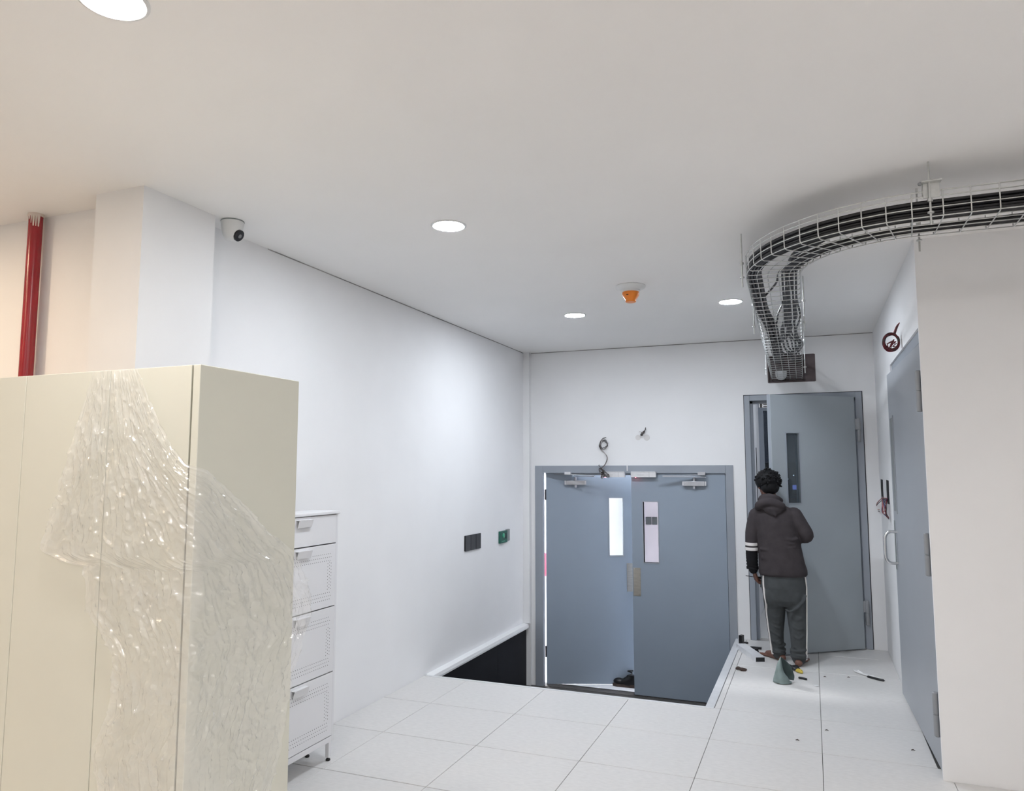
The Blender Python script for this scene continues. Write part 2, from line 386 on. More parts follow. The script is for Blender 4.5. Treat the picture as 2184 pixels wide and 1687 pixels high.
tag(obj('wall_partition', pw, 'brightwall'), 'white partition wall just inside the open single door', 'wall', kind='structure')
obj('wall_seam', MB().box(-0.555, -0.55, 8.62, 8.66, 0.3, 1.8), 'darkgap', bpy.data.objects['wall_partition'], label='dark vertical seam')  # dark strip drawing the vertical seam of the partition
tag(obj('floor_lobby', MB().box(-0.66, 2.2, Y1, 10, -0.10, -0.001), 'tile'), 'pale floor inside the open single door', 'floor', kind='structure')
tag(obj('ceiling_lobby', MB().box(-0.66, 2.2, Y1, 10, 2.79, 2.86), 'brightwall'), 'ceiling inside the open single door', 'ceiling', kind='structure')
tag(obj('wall_lobby', MB().box(2.2, 2.3, Y1, 10, 0, 2.79), 'wall'), 'side wall inside the open single door', 'wall', kind='structure')
win = thing('window_1', 'tall dark night window seen through the open single door', 'window', (0.6, 9.3, 0), kind='structure')
wf = MB().box(-0.555, -0.50, 9.25, 9.36, 0, 2.79).box(-0.50, 2.2, 9.25, 9.36, 0, 0.35).box(-0.50, 2.2, 9.25, 9.36, 2.25, 2.79)
for x in (0.2, 0.9, 1.6): wf.box(x, x+0.05, 9.27, 9.34, 0.35, 2.25)
obj('window_frame', wf, 'frame', win)
for i, x in enumerate((-0.50, 0.25, 0.95, 1.65)):
    obj('pane', MB().box(x, (0.2, 0.9, 1.6, 2.2)[i], 9.30, 9.308, 0.35, 2.25), 'glass', win)
cb_ = thing('distant_building', 'dark distant building with tiny lit windows beyond the night window', 'building', (-1.2, 36, -6))
obj('facade', MB().box(-5, 2.5, 36, 40, -6, 1.9), 'black_panel', cb_)
lm = mk_mesh('lit_window', MB().box(-0.05, 0.05, -0.02, 0.0, -0.05, 0.05))
for i in range(46):
    o = obj('lit_window', lm, 'city', cb_, local=True); o.location = (random.uniform(-2.8, 0.3)+1.2, -0.001, H+6+random.choice((random.uniform(-3.2, -0.1), random.uniform(-1.2, .2))))
    s_ = random.uniform(.3, 1.25); o.scale = (s_, 1, s_*random.uniform(.7, 1.2))
obj('blue_sign', MB().box(-0.80, -0.38, 35.98, 36, 0.70, 0.90), 'cityblue', cb_)
# ================================================================ DOORS
def vision(leaf, x0, x1, z0, z1, y0, y1, gm, fm='frame', fw=0.012):
    f = MB()
    f.box(x0-fw, x0, y0-.004, y1+.004, z0-fw, z1+fw).box(x1, x1+fw, y0-.004, y1+.004, z0-fw, z1+fw)
    f.box(x0, x1, y0-.004, y1+.004, z0-fw, z0).box(x0, x1, y0-.004, y1+.004, z1, z1+fw)
    obj('glazing_bead', f, fm, leaf, local=True)
    obj('vision_panel', MB().box(x0, x1, (y0+y1)/2-.003, (y0+y1)/2+.003, z0, z1), gm, leaf, local=True)
def leafmesh(L, T, z0, z1, v, flip=1):    # leaf slab along local +x (flip=1) or -x, y from 0..T, with a slot
    vx0, vx1, vz0, vz1 = v
    X = [0, vx0, vx1, L]; Z = [z0, vz0, vz1, z1]; X = [x*flip for x in X]; vs_ = []; fs = []
    if flip < 0: X = X[::-1]
    for y in (0, T):
        for z in Z:
            for x in X: vs_.append((x, y, z))
    I = lambda i, k, s_: s_*16+k*4+i
    for k in range(3):
        for i in range(3):
            if i == 1 and k == 1: continue
            fs.append((I(i,k,0), I(i+1,k,0), I(i+1,k+1,0), I(i,k+1,0))); fs.append((I(i,k,1), I(i,k+1,1), I(i+1,k+1,1), I(i+1,k,1)))
    for i in range(3):
        fs.append((I(i,0,0), I(i,0,1), I(i+1,0,1), I(i+1,0,0))); fs.append((I(i,3,0), I(i+1,3,0), I(i+1,3,1), I(i,3,1)))
        fs.append((I(0,i,0), I(0,i+1,0), I(0,i+1,1), I(0,i,1))); fs.append((I(3,i,0), I(3,i,1), I(3,i+1,1), I(3,i+1,0)))
    fs += [(I(1,1,0), I(1,1,1), I(1,2,1), I(1,2,0))[::-1], (I(2,1,0), I(2,2,0), I(2,2,1), I(2,1,1))[::-1], (I(1,1,0), I(2,1,0), I(2,1,1), I(1,1,1)), (I(1,2,0), I(1,2,1), I(2,2,1), I(2,2,0))]
    return MB().add(vs_, fs)
# ---- double door
d1 = thing('door_1', 'blue-grey steel double door standing lower than the raised floor', 'door', ((DX0+DX1)/2, YB, ZP), kind='structure')
IX0, IX1, IZ = -2.592, -0.757, 1.524
fm = MB().box(DX0, IX0, YB-0.012, YB+0.045, ZP, DZ1).box(IX1, DX1, YB-0.012, YB+0.13, ZP, DZ1).box(IX0, IX1, YB-0.012, YB+0.13, IZ, DZ1)
obj('frame', fm, 'frame', d1, bevel=0.003)
fm = MB().box(IX0, IX1, YB+0.075, YB+0.10, IZ-0.02, IZ).box(IX1-0.02, IX1, YB+0.075, YB+0.10, ZP, IZ)
obj('door_stop', fm, 'frame', d1)
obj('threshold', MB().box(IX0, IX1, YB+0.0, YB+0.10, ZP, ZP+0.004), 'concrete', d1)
DO = ORG[d1.name]
def loc1(x, y, z): return (x-DO[0], y-DO[1], z-DO[2])
# right leaf, closed (local x runs to the left from the hinge)
LW = 0.905
def dz(z): return z-ZP      # local z of leaves starts at the sunken floor
rl = obj('leaf', leafmesh(LW, 0.045, 0.012, IZ-0.004-ZP, (0.645, 0.79, dz(0.655), dz(1.243)), -1), 'door', d1, local=True, bevel=0.002, label='right door leaf, closed')
rl.location = loc1(IX1-0.006, YB+0.012, ZP)
vision(rl, -0.79, -0.645, dz(0.655), dz(1.243), 0, 0.045, 'glass', 'frame', 0.008)
obj('lock_plate', MB().box(-0.897, -0.825, -0.004, 0, dz(0.330), dz(0.600)).box(-0.892, -0.83, -0.0055, -.004, dz(0.335), dz(0.352)), 'steel', rl, local=True, bevel=0.001)
obj('screw', MB().lathe([(0.004, 0), (0.004, 0.002)], (-0.885, -0.004, dz(0.59)), 10, (0,-1,0)).lathe([(0.004, 0), (0.004, 0.002)], (-0.84, -0.004, dz(0.34)), 10, (0,-1,0)), 'chrome', rl, local=True)
# left leaf, ajar, opening away
ll = obj('leaf', leafmesh(LW, 0.045, 0.012, IZ-0.004-ZP, (0.655, 0.795, dz(0.675), dz(1.265)), 1), 'door', d1, local=True, bevel=0.002, label='left door leaf, standing ajar')
ll.location = loc1(IX0+0.016, YB+0.045, ZP); ll.rotation_euler = (0, 0, math.radians(20.5))
vision(ll, 0.655, 0.795, dz(0.675), dz(1.265), 0, 0.045, 'glass', 'frame', 0.008)
obj('lock_plate', MB().box(0.828, 0.898, -0.004, 0, dz(0.315), dz(0.60)), 'steel', ll, local=True, bevel=0.001)
for zz in (1.30, -0.29):
    obj('hinge', MB().box(-0.014, 0.004, 0.0, 0.03, dz(zz)-0.055, dz(zz)+0.055), 'darkgap', ll, local=True)
# door closers
def closer(leaf, xa, xb, flip):
    z = dz(1.425)
    m = MB().box(xa, xb, -0.048, 0, z-0.024, z+0.022)
    obj('closer_body', m, 'closer', leaf, local=True, bevel=0.004)
    cx = (xa+xb)/2
    obj('closer_cap', MB().box(xa-0.012, xa, -0.04, -0.004, z-0.02, z+0.02).box(xb, xb+0.012, -0.04, -0.004, z-0.02, z+0.02), 'maglock', leaf, local=True)
    obj('closer_spindle', MB().lathe([(0.011, -0.052), (0.014, -0.045), (0.014, -0.03), (0.014, 0.03), (0.014, 0.052), (0.011, 0.058)], (cx, -0.026, z), 16), 'closer', leaf, local=True, smooth=40)
closer(ll, 0.205, 0.405, 1); closer(rl, -0.385, -0.185, -1)
def bar(name, p, q, wd, th, m, par, **k):
    p, q = Vector(p), Vector(q); d = (q-p)/2; c = (p+q)/2; dn = d.normalized()
    side = dn.cross(Vector((0,0,1))).normalized(); up = side.cross(dn)
    return obj(name, MB().obox(c, d, side*wd/2, up*th/2), m, par, bevel=0.0015, **k)
# closer arms, in world coordinates, parts of the door
zarm = 1.492
bar('closer_arm', (-0.935, YB-0.026, zarm-0.005), (-1.335, YB-0.105, zarm), 0.02, 0.007, 'closer', d1)
bar('closer_arm', (-1.335, YB-0.105, zarm+.009), (-0.985, YB-0.03, zarm+0.016), 0.017, 0.006, 'closer', d1)
obj('arm_shoe', MB().box(-1.01, -0.94, YB-0.045, YB-0.012, IZ-0.02, IZ+0.012), 'closer', d1, bevel=0.002)
bar('closer_arm', (-2.30, YB+0.108, zarm), (-2.03, YB-0.04, zarm), 0.02, 0.007, 'closer', d1)
bar('closer_arm', (-2.03, YB-0.04, zarm+.009), (-2.29, YB-0.035, zarm+0.018), 0.017, 0.006, 'chrome', d1)
obj('arm_shoe', MB().box(-2.345, -2.28, YB-0.045, YB-0.012, IZ-0.015, IZ+0.012), 'maglock', d1, bevel=0.002)
for xa, xb in ((-1.966, -1.722), (-1.658, -1.41)):
    ml = obj('magnetic_lock', MB().box(xa, xb, YB-0.045, YB-0.008, 1.484, 1.536).box(xa+0.002, xb-0.002, YB-0.05, YB-0.008, 1.5365, 1.5415), 'maglock', d1, bevel=0.002)
    obj('indicator_light', MB().lathe([(0.006, 0), (0.004, 0.004)], (xa+0.045, YB-0.034, 1.484), 10, (0,0,-1)), 'ledred', ml)
    obj('seam', MB().box(xa+0.18, xa+0.182, YB-0.0456, YB-0.045, 1.487, 1.533).box(xa+0.06, xa+0.13, YB-0.0456, YB-0.045, 1.505, 1.507), 'greybox', ml)
obj('cable_clip', MB().box(-1.705, -1.693, YB-0.02, YB-0.012, 1.545, 1.60), 'maglock', d1)
# ---- things beyond the double door
t = thing('switch_pair', 'pair of small black switches seen through the right door glass', 'switch', (-1.98, 9.89, 1.0))
obj('switch_plate', MB().box(-2.045, -1.972, 9.885, 9.9, 0.845, 0.945), 'black', t, bevel=.004); obj('switch_plate', MB().box(-1.960, -1.895, 9.885, 9.9, 0.845, 0.945), 'black', t, bevel=.004)
t = thing('black_shoe', 'black leather shoe left on the ground behind the double door', 'shoe', (-1.82, 7.72, ZP))
obj('sole', MB().prism([(-1.95,7.66),(-1.90,7.635),(-1.78,7.645),(-1.70,7.64),(-1.67,7.68),(-1.70,7.73),(-1.80,7.735),(-1.92,7.72)], ZP, ZP+0.028, 'z'), 'scrapdark', t)
sh = MB().loft([(-1.81,7.685,ZP+.02,.135,.044),(-1.82,7.685,ZP+.05,.12,.042),(-1.76,7.685,ZP+.08,.075,.036),(-1.745,7.685,ZP+.115,.055,.032)], 24)
sh.ell((-1.89,7.683,ZP+.045),(.06,.042,.035),16,8)
obj('upper', sh, 'black', t, smooth=60)
obj('lace', MB().tube(spline([(-1.83,7.66,ZP+.085),(-1.80,7.70,ZP+.10),(-1.78,7.66,ZP+.11),(-1.76,7.71,ZP+.13),(-1.80,7.69,ZP+.15),(-1.74,7.68,ZP+.16)],6), .006, 6), 'black', t, smooth=60)
tag(obj('red_wall_box', MB().box(-3.25, -2.93, 8.84, 8.9, 0.26, 0.54), 'reddecal', bevel=.006), 'red box on the far wall glimpsed through the hinge gap of the left leaf', 'wall box')
# ---- single door
d2 = thing('door_2', 'green-grey single door standing open beside the person', 'door', ((SX0+SX1)/2, YB, 0), kind='structure')
JX0, JX1, JZ = -0.518, 0.392, 2.205
fm = MB().box(SX0, JX0, YB-0.014, YB+0.13, 0, SZ1).box(JX1, SX1, YB-0.014, YB+0.13, 0, SZ1).box(JX0, JX1, YB-0.014, YB+0.13, JZ, SZ1)
obj('frame', fm, 'frame', d2, bevel=0.003)
fm = MB().box(JX0, JX0+0.022, YB+0.05, YB+0.13, 0, JZ).box(JX1-0.022, JX1, YB+0.05, YB+0.13, 0, JZ).box(JX0, JX1, YB+0.05, YB+0.13, JZ-0.022, JZ)
obj('door_stop', fm, 'frame', d2)
obj('gasket', MB().box(SX0-0.006, SX0, YB-0.003, YB+0.001, 0, SZ1+.006).box(SX1, SX1+0.007, YB-0.003, YB+0.001, 0, SZ1+.006).box(SX0, SX1, YB-0.003, YB+0.001, SZ1, SZ1+0.006), 'darkgap', d2)
l2 = obj('leaf', leafmesh(0.862, 0.05, 0.012, 2.208, (0.59, 0.715, 1.272, 1.872), -1), 'door2', d2, local=True, bevel=0.002, label='open door leaf')
D2 = ORG[d2.name]; l2.location = (JX1-D2[0]-0.012, YB-0.05-D2[1], 0); l2.rotation_euler = (0, 0, math.radians(37.0))
vision(l2, -0.715, -0.59, 1.272, 1.872, 0, 0.05, 'glassdark', 'frame', 0.010)
obj('edge_strip', MB().box(-0.8635, -0.862, 0.008, 0.042, 0.012, 2.208), 'frame', l2, local=True)
obj('lock_case', MB().box(-0.865, -0.862, 0.012, 0.038, 0.95, 1.17), 'steel', l2, local=True)
for zz in (1.91, 0.315):
    h = MB().lathe([(0.013, -0.105), (0.015, -0.10), (0.015, -0.003), (0.012, -0.002), (0.012, 0.002), (0.015, 0.003), (0.015, 0.10), (0.013, 0.105)], (JX1+0.018, YB-0.036, zz), 16)
    h.box(JX1-0.03, JX1+0.018, YB-0.043, YB-0.033, zz+0.005, zz+0.1).box(JX1+0.012, JX1+0.03, YB-0.036, YB-0.013, zz-0.1, zz-0.005)
    obj('hinge', h, 'hinge', d2, smooth=40)
ml = obj('magnetic_lock', MB().box(-0.44, 0.15, YB+0.07, YB+0.11, 2.145, 2.183), 'maglock', d2, bevel=.002)
obj('lock_end', MB().box(-0.43, -0.41, YB+0.066, YB+0.07, 2.146, 2.182).box(-0.40, 0.15, YB+0.066, YB+0.07, 2.150, 2.157).box(-0.40, 0.15, YB+0.066, YB+0.07, 2.170, 2.177), 'black', ml)
# ---- right side door, slightly ajar
d3 = thing('door_3', 'grey side door with stainless pull handle in the right wall', 'door', (XR, (QY0+QY1)/2, 0), kind='structure')
fm = MB().box(XR+0.012, XR+0.14, QY0, QY0+0.05, 0, QZ).box(XR+0.012, XR+0.14, QY1-0.05, QY1, 0, QZ).box(XR+0.012, XR+0.14, QY0+0.05, QY1-0.05, QZ-0.07, QZ)
obj('frame', fm, 'frame', d3, bevel=0.003)
obj('backing', MB().box(XR+0.135, XR+0.14, QY0+0.05, QY1-0.05, 0, QZ-0.07), 'darkgap', d3)
l3 = obj('leaf', MB().box(-0.004, 0.046, 0, 1.485, 0.010, QZ-0.075), 'door3', d3, local=True, bevel=0.002)
D3 = ORG[d3.name]; l3.location = (XR+0.014-D3[0], QY0+0.042-D3[1], 0); l3.rotation_euler = (0, 0, math.radians(1.4))
VY = 1.265
obj('vision_panel', MB().box(-0.006, -0.0042, VY, VY+0.13, 1.27, 1.915), 'greybox', l3, local=True)
f = MB().box(-0.009, -0.0042, VY-0.015, VY, 1.255, 1.93).box(-0.009, -0.0042, VY+0.13, VY+0.145, 1.255, 1.93).box(-0.009, -0.0042, VY, VY+0.13, 1.255, 1.27).box(-0.009, -0.0042, VY, VY+0.13, 1.915, 1.93)
obj('glazing_bead', f, 'door3', l3, local=True)
HY = 1.36
hp = [(-0.004, HY, 1.125), (-0.05, HY, 1.125), (-0.072, HY, 1.105), (-0.08, HY, 1.07), (-0.08, HY, 0.965), (-0.072, HY, 0.93), (-0.05, HY, 0.912), (-0.004, HY, 0.912)]
obj('pull_handle', MB().tube(spline(hp, 5), 0.0105, 12), 'chrome', l3, local=True, smooth=60)
obj('lock_strip', MB().box(-0.007, -0.004, HY+0.065, HY+0.11, 0.86, 1.20), 'greybox', l3, local=True)
for zz in (1.975, 1.11, 0.30):
    h = MB().lathe([(0.010, -0.112), (0.016, -0.107), (0.016, -0.003), (0.012, -0.002), (0.012, 0.002), (0.016, 0.003), (0.016, 0.107), (0.010, 0.112)], (XR-0.006, QY0+0.05, zz), 16)
    h.box(XR-0.006, XR+0.012, QY0+0.045, QY0+0.055, zz-0.1, zz+0.1)
    obj('hinge', h, 'hinge', d3, smooth=40)
# ================================================================ CEILING THINGS
def downlight(x, y, m, label, r=0.078, z=ZC, grp=None, cat='ceiling lamp'):
    t = thing('recessed_downlight', label, cat, (x, y, z), grp)
    obj('trim_ring', MB().lathe([(r+0.013, 0), (r+0.013, -0.003), (r+0.004, -0.006), (r-0.001, -0.004), (r-0.001, 0)], (x, y, z), 40), 'camwhite', t, smooth=40)
    obj('diffuser', MB().lathe([(r-0.002, -0.001), (r-0.002, -0.0042), (r*0.9, -0.005)], (x, y, z), 40), m, t)
downlight(-1.673, 1.343, 'lampneutral', 'round recessed ceiling lamp cut off by the top edge of the photo', grp='recessed ceiling lamps')
downlight(-1.667, 3.317, 'lampcool', 'round recessed ceiling lamp halfway along the left wall, largest seen whole', grp='recessed ceiling lamps')
downlight(-1.715, 5.67, 'lampcool_far', 'round recessed ceiling lamp left of the orange smoke detector', grp='recessed ceiling lamps')
downlight(-0.507, 5.63, 'lampcool_far', 'round recessed ceiling lamp just left of the cable tray', grp='recessed ceiling lamps')
for x, y, m in ((-1.67, -0.7, 'lampneutral'), (0.6, 1.34, 'lampneutral'), (0.6, -0.7, 'lampneutral'), (-3.9, 0.3, 'lampwarm'), (-3.9, 1.5, 'lampwarm'), (-5.0, -1.2, 'lampwarm'), (2.2, 1.34, 'lampneutral'), (2.2, -1.5, 'lampneutral'), (-1.67, -2.6, 'lampneutral')):  # unseen lamps: neutral ones added for ambience, warm ones match the warm left side
    downlight(x, y, m, 'unseen recessed ceiling lamp assumed over the front room outside the picture', grp='unseen ceiling lamps of the front room')
for x, y in ((-3.3, 8.45), (-2.9, 8.45)):  # lamps added to blow out the wall behind the left glass
    downlight(x, y, 'lampbright', 'unseen lamp added to overexpose the room beyond the double door', z=2.3, grp='added lamps beyond the double door')
downlight(0.6, 8.3, 'lampcool', 'recessed ceiling lamp inside the open single door', z=2.79)
# smoke detector
sx, sy = -1.087, 4.897
t = thing('smoke_detector', 'orange and white smoke detector on the ceiling', 'smoke detector', (sx, sy, ZC))
obj('base', MB().lathe([(0.100, 0), (0.101, -0.006), (0.094, -0.016), (0.066, -0.030), (0.062, -0.030)], (sx, sy, ZC), 48), 'camwhite', t, smooth=40)
obj('collar', MB().lathe([(0.062, -0.028), (0.062, -0.040), (0.056, -0.044)], (sx, sy, ZC), 40), 'camwhite', t, smooth=40)
cap = obj('dust_cap', MB().lathe([(0.056, -0.042), (0.0575, -0.056), (0.053, -0.070), (0.036, -0.098), (0.036, -0.108), (0.032, -0.112), (0.012, -0.112)], (sx, sy, ZC), 40), 'orange', t, smooth=35)
obj('slot', MB().box(sx-0.018, sx-0.004, sy-0.056, sy-0.048, ZC-0.071, ZC-0.066), 'scrapdark', cap)
# turret camera
kx, ky = -2.642, 2.86
t = thing('security_camera', 'small white turret security camera on the ceiling by the column', 'security camera', (kx, ky, ZC))
obj('mount_ring', MB().lathe([(0.056, 0), (0.057, -0.004), (0.054, -0.008)], (kx, ky, ZC), 40), 'greybox', t, smooth=40)
body = MB().lathe([(0.0555, -0.006), (0.053, -0.03), (0.048, -0.062), (0.043, -0.078), (0.030, -0.094), (0.012, -0.10)], (kx, ky, ZC), 40)
obj('housing', body, 'camwhite', t, smooth=60)
ax = Vector((0.80, 0.12, -0.52)).normalized(); c = Vector((kx, ky, ZC-0.052))+ax*0.038
lw = obj('lens_window', MB().lathe([(0.030, 0.0), (0.030, 0.012), (0.027, 0.015)], c, 32, ax), 'black', t, smooth=40)
obj('lens', MB().lathe([(0.011, 0.014), (0.010, 0.017), (0.004, 0.019)], c, 24, ax), 'lens', lw, smooth=40)
obj('sensor_dot', MB().lathe([(0.004, 0.0), (0.003, 0.002)], c+Vector((0.004, -0.004, 0.043)), 10, ax), 'black', lw)
# red pipe
rx_, ry_ = -3.455, 2.425
t = thing('red_pipe', 'vertical red fire pipe rising to the ceiling behind the cream cabinet', 'pipe', (rx_, ry_, 0))
obj('pipe', MB().lathe([(0.031, 0), (0.031, ZC)], (rx_, ry_, 0), 32), 'red', t, smooth=40)
pw_ = MB()
for k in range(9):
    a = -2.9+k*0.33; z = ZC-0.004; l = random.uniform(0.015, 0.03) if k < 5 else random.uniform(0.04, 0.085)
    ca, sa = math.cos(a), math.sin(a); wv = Vector((-sa, ca, 0))*random.uniform(.0025, .005)
    p0 = Vector((rx_+ca*.033, ry_+sa*.033, z)); p1 = Vector((rx_+ca*.0325, ry_+sa*.0325, z-l))
    pw_.add([p0-wv*1.6, p0+wv*1.6, p1+wv*.5, p1-wv*.5, (p0+p1)/2+Vector((ca*.004, sa*.004, 0))], [(0,1,4),(1,2,4),(2,3,4),(3,0,4)])
obj('paint_drip', pw_, 'paper', t)
obj('collar', MB().lathe([(0.033, ZC-0.014), (0.034, ZC-0.008), (0.034, ZC)], (rx_, ry_, 0), 24), 'paper', t, smooth=40)
# ================================================================ CREAM CABINET + FILM
WX, WY0, WY1, WZ, WXL = -1.606, 1.635, 2.079, 1.852, -2.72
t = thing('steel_cabinet', 'tall cream steel cabinet in the left foreground', 'cabinet', ((WX+WXL)/2, (WY0+WY1)/2, 0))
cb = MB().box(WX-0.026, WX, WY0, WY1, 0, WZ).box(WXL, WXL+0.028, WY0, WY1, 0, WZ).box(WXL+0.028, WX-0.026, WY0+0.02, WY1, WZ-0.03, WZ).box(WXL+0.028, WX-0.026, WY0+0.02, WY1, 0.0, 0.03).box(WXL+0.028, WX-0.026, WY1-0.02, WY1, 0.03, WZ-0.03)
obj('carcass', cb, 'cream', t, bevel=0.002)
obj('plinth', MB().box(WXL+0.03, WX-0.03, WY0+0.008, WY0+0.02, 0.0, 0.085), 'cream', t, bevel=0.002)
xd = [WXL+0.03, -2.322, -1.955, WX-0.030]
for i in range(3):
    dr = obj('door', MB().box(xd[i]+0.0012, xd[i+1]-0.0012, WY0-0.001, WY0+0.018, 0.088, WZ-0.0005), 'cream', t, bevel=0.0015)
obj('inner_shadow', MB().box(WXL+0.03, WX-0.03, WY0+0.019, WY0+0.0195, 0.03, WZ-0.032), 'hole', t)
# stretch film, laid over the front and round the corner
def interp(tab, v):
    for (a, x), (b, y) in zip(tab, tab[1:]):
        if v <= b: return x+(y-x)*(0 if b == a else max(0, min(1, (v-a)/(b-a))))
    return tab[-1][1]
FLz = [(1.854,-.412),(1.726,-.448),(1.626,-.474),(1.555,-.498),(1.441,-.539),(1.355,-.566),(1.305,-.582),(1.285,-.50),(1.271,-.396),(1.144,-.367),(1.033,-.256),(.864,-.262),(.752,-.328),(.648,-.283),(.48,-.32)]
FRz = [(1.845,-.229),(1.717,-.148),(1.621,-.071),(1.568,-.012),(1.5,.095),(1.427,.197),(1.365,.284),(1.281,.401),(1.215,.447),(1.134,.48),(1.06,.464),(1.012,.425),(.951,.412),(.901,.395),(.80,.385),(.672,.372),(.48,.31)]
ZF0, ZF1 = WZ-0.002, 0.48
FL = [((ZF0-z)/(ZF0-ZF1), q) for z, q in FLz]; FR = [((ZF0-z)/(ZF0-ZF1), q) for z, q in FRz]
nu, nv = 190, 300
fm = MB(); vs_ = []; fs = []
for j in range(nv+1):
    v = j/nv; z = ZF0+(ZF1-ZF0)*v
    l, r = interp(FL, v), interp(FR, v)
    for i in range(nu+1):
        u = i/nu
        s_ = l+(r-l)*u
        # folds radiating from the gathered top, plus crumple
        fold = (noise.noise(Vector((u*11, v*1.3, 3.1)))+0.6*noise.noise(Vector((u*24, v*2.1, 8.2))))
        cr = noise.noise(Vector((s_*17, z*12, 1.7)))+0.7*abs(noise.noise(Vector((s_*38, z*30, 5.0))))+0.45*noise.noise(Vector((s_*85, z*70, 9.0)))
        env = min(1, v*5+0.25)
        bag = 0.0
        if s_ > 0.05: bag = 0.035*math.exp(-((v-0.6)/0.16)**2)*math.exp(-((s_-0.42)/0.16)**2)
        rid = (1-abs(noise.noise(Vector((s_*26+z*9, z*15-s_*6, 21.0))))*2.2); rid = max(0, rid)**3
        rid2 = (1-abs(noise.noise(Vector((u*34+v*5, v*11+u*4, 33.0))))*2.2); rid2 = max(0, rid2)**2
        spot = max(0, noise.noise(Vector((s_*75, z*75, 44.0)))-0.33)
        off = 0.005+env*(0.0060*(fold+1.0)+0.0036*(cr+1.0)+0.006*rid+0.0065*rid2+0.022*spot)+bag
        edge = min(u, 1-u)*nu
        if edge < 3: off += (3-edge)*0.0012*noise.noise(Vector((v*40, u, 2)))
        zz = z+0.012*noise.noise(Vector((s_*9, v*6, 4)))*min(1, v*8)
        R_ = 0.02+off      # rounded turn at the corner
        if s_ < -0.02: p = (WX+s_, WY0-off, zz)
        elif s_ > 0.02: p = (WX+off, WY0+s_, zz)
        else:
            a = (s_+0.02)/0.04*math.pi/2
            p = (WX-0.02+R_*math.sin(a), WY0+0.02-R_*math.cos(a), zz)
        vs_.append(p)
for j in range(nv):
    for i in range(nu):
        a = j*(nu+1)+i; fs.append((a, a+1, a+nu+2, a+nu+1))
fm.add(vs_, fs)
o = obj('stretch_film', fm, 'film', smooth=180); tag(o, 'crumpled clear stretch film clinging to the corner of the cream cabinet', 'plastic film')
# ================================================================ WHITE SHOE CABINET
CX0, CX1, CY0, CY1, CZ0, CZ1 = -2.635, -2.452, 2.925, 3.553, 0.100, 1.312
t = thing('shoe_cabinet', 'slim white steel cabinet with drawer and perforated flaps by the left wall', 'cabinet', (-2.54, 3.24, 0))
cb = MB().box(CX0, CX1-0.002, CY0, CY0+0.016, CZ0, CZ1).box(CX0, CX1-0.002, CY1-0.018, CY1, CZ0, CZ1).box(CX0, CX1-0.002, CY0+0.016, CY1-0.018, CZ0, CZ0+0.03).box(CX0, CX0+0.01, CY0, CY1, CZ0, CZ1)
obj('body', cb, 'white_steel', t, bevel=0.0015)
obj('top', MB().box(CX0-0.004, CX1+0.008, CY0-0.004, CY1+0.006, CZ1, CZ1+0.016), 'white_steel', t, bevel=0.003)
fy0, fy1 = CY0+0.018, CY1-0.021
fronts = [(1.156, CZ1-0.004), (0.818, 1.150), (0.470, 0.812), (CZ0+0.034, 0.464)]
hm = MB().box(CX1-0.001, CX1+0.024, -0.058, 0.058, -0.003, 0.0).add(
    [(CX1+0.024,-.058,0),(CX1+0.024,.058,0),(CX1+0.012,.058,-.040),(CX1+0.012,-.058,-.040),(CX1+0.021,-.058,0),(CX1+0.021,.058,0),(CX1+0.009,.058,-.040),(CX1+0.009,-.058,-.040)],
    [(0,3,2,1),(4,5,6,7),(0,1,5,4),(1,2,6,5),(2,3,7,6),(3,0,4,7)])
hmesh = None
for k, (za, zb) in enumerate(fronts):
    nm = 'drawer' if k == 0 else 'flap_door'
    d = obj(nm, MB().box(CX1-0.016, CX1, fy0, fy1, za, zb), 'white_steel', t, bevel=0.0015)
    yc = (CY0+CY1)/2; zh = zb-0.012
    hv = MB().add([(x, y+yc, z+zh) for x, y, z in hm.v], hm.f)
    obj('handle', hv, 'white_steel', d, bevel=0.001)
    if k:
        pf = MB(); rr = 0.0026; top = zb-0.050; bot = za+0.040; stepy = 0.0170; y_a, y_b = fy0+0.045, fy1-0.040
        spots = []
        for r_ in range(3):
            yy = y_a+(stepy/2 if r_ == 1 else 0)
            while yy <= y_b:
                spots.append((yy, top-r_*0.018)); spots.append((yy, bot+r_*0.018)); yy += stepy
        zz = bot+3*0.018
        kk = 0
        while zz < top-2.6*0.018:
            for c_ in range(3):
                spots.append((y_b-c_*0.015, zz+(0.007 if c_ == 1 else 0))); spots.append((y_a+c_*0.015, zz+(0.007 if c_ == 1 else 0)))
            zz += stepy
        for (yy, zz) in spots:
            n0 = 6
            pf.add([(CX1+0.0004, yy+rr*math.cos(2*math.pi*q/n0), zz+rr*math.sin(2*math.pi*q/n0)) for q in range(n0)], [tuple(range(n0))])
        obj('perforation', pf, 'hole', d, kind='stuff')
for x in (CX0+0.03, CX1-0.018):
    for y in (CY0+0.02, CY1-0.022):
        lg = obj('leg', MB().box(x-0.011, x+0.011, y-0.011, y+0.011, 0.018, CZ0), 'white_steel', t, bevel=0.001)
        obj('foot', MB().lathe([(0.011, 0), (0.013, 0.004), (0.011, 0.010), (0.006, 0.012), (0.006, 0.02)], (x, y, 0), 14), 'rubber', lg, smooth=40)
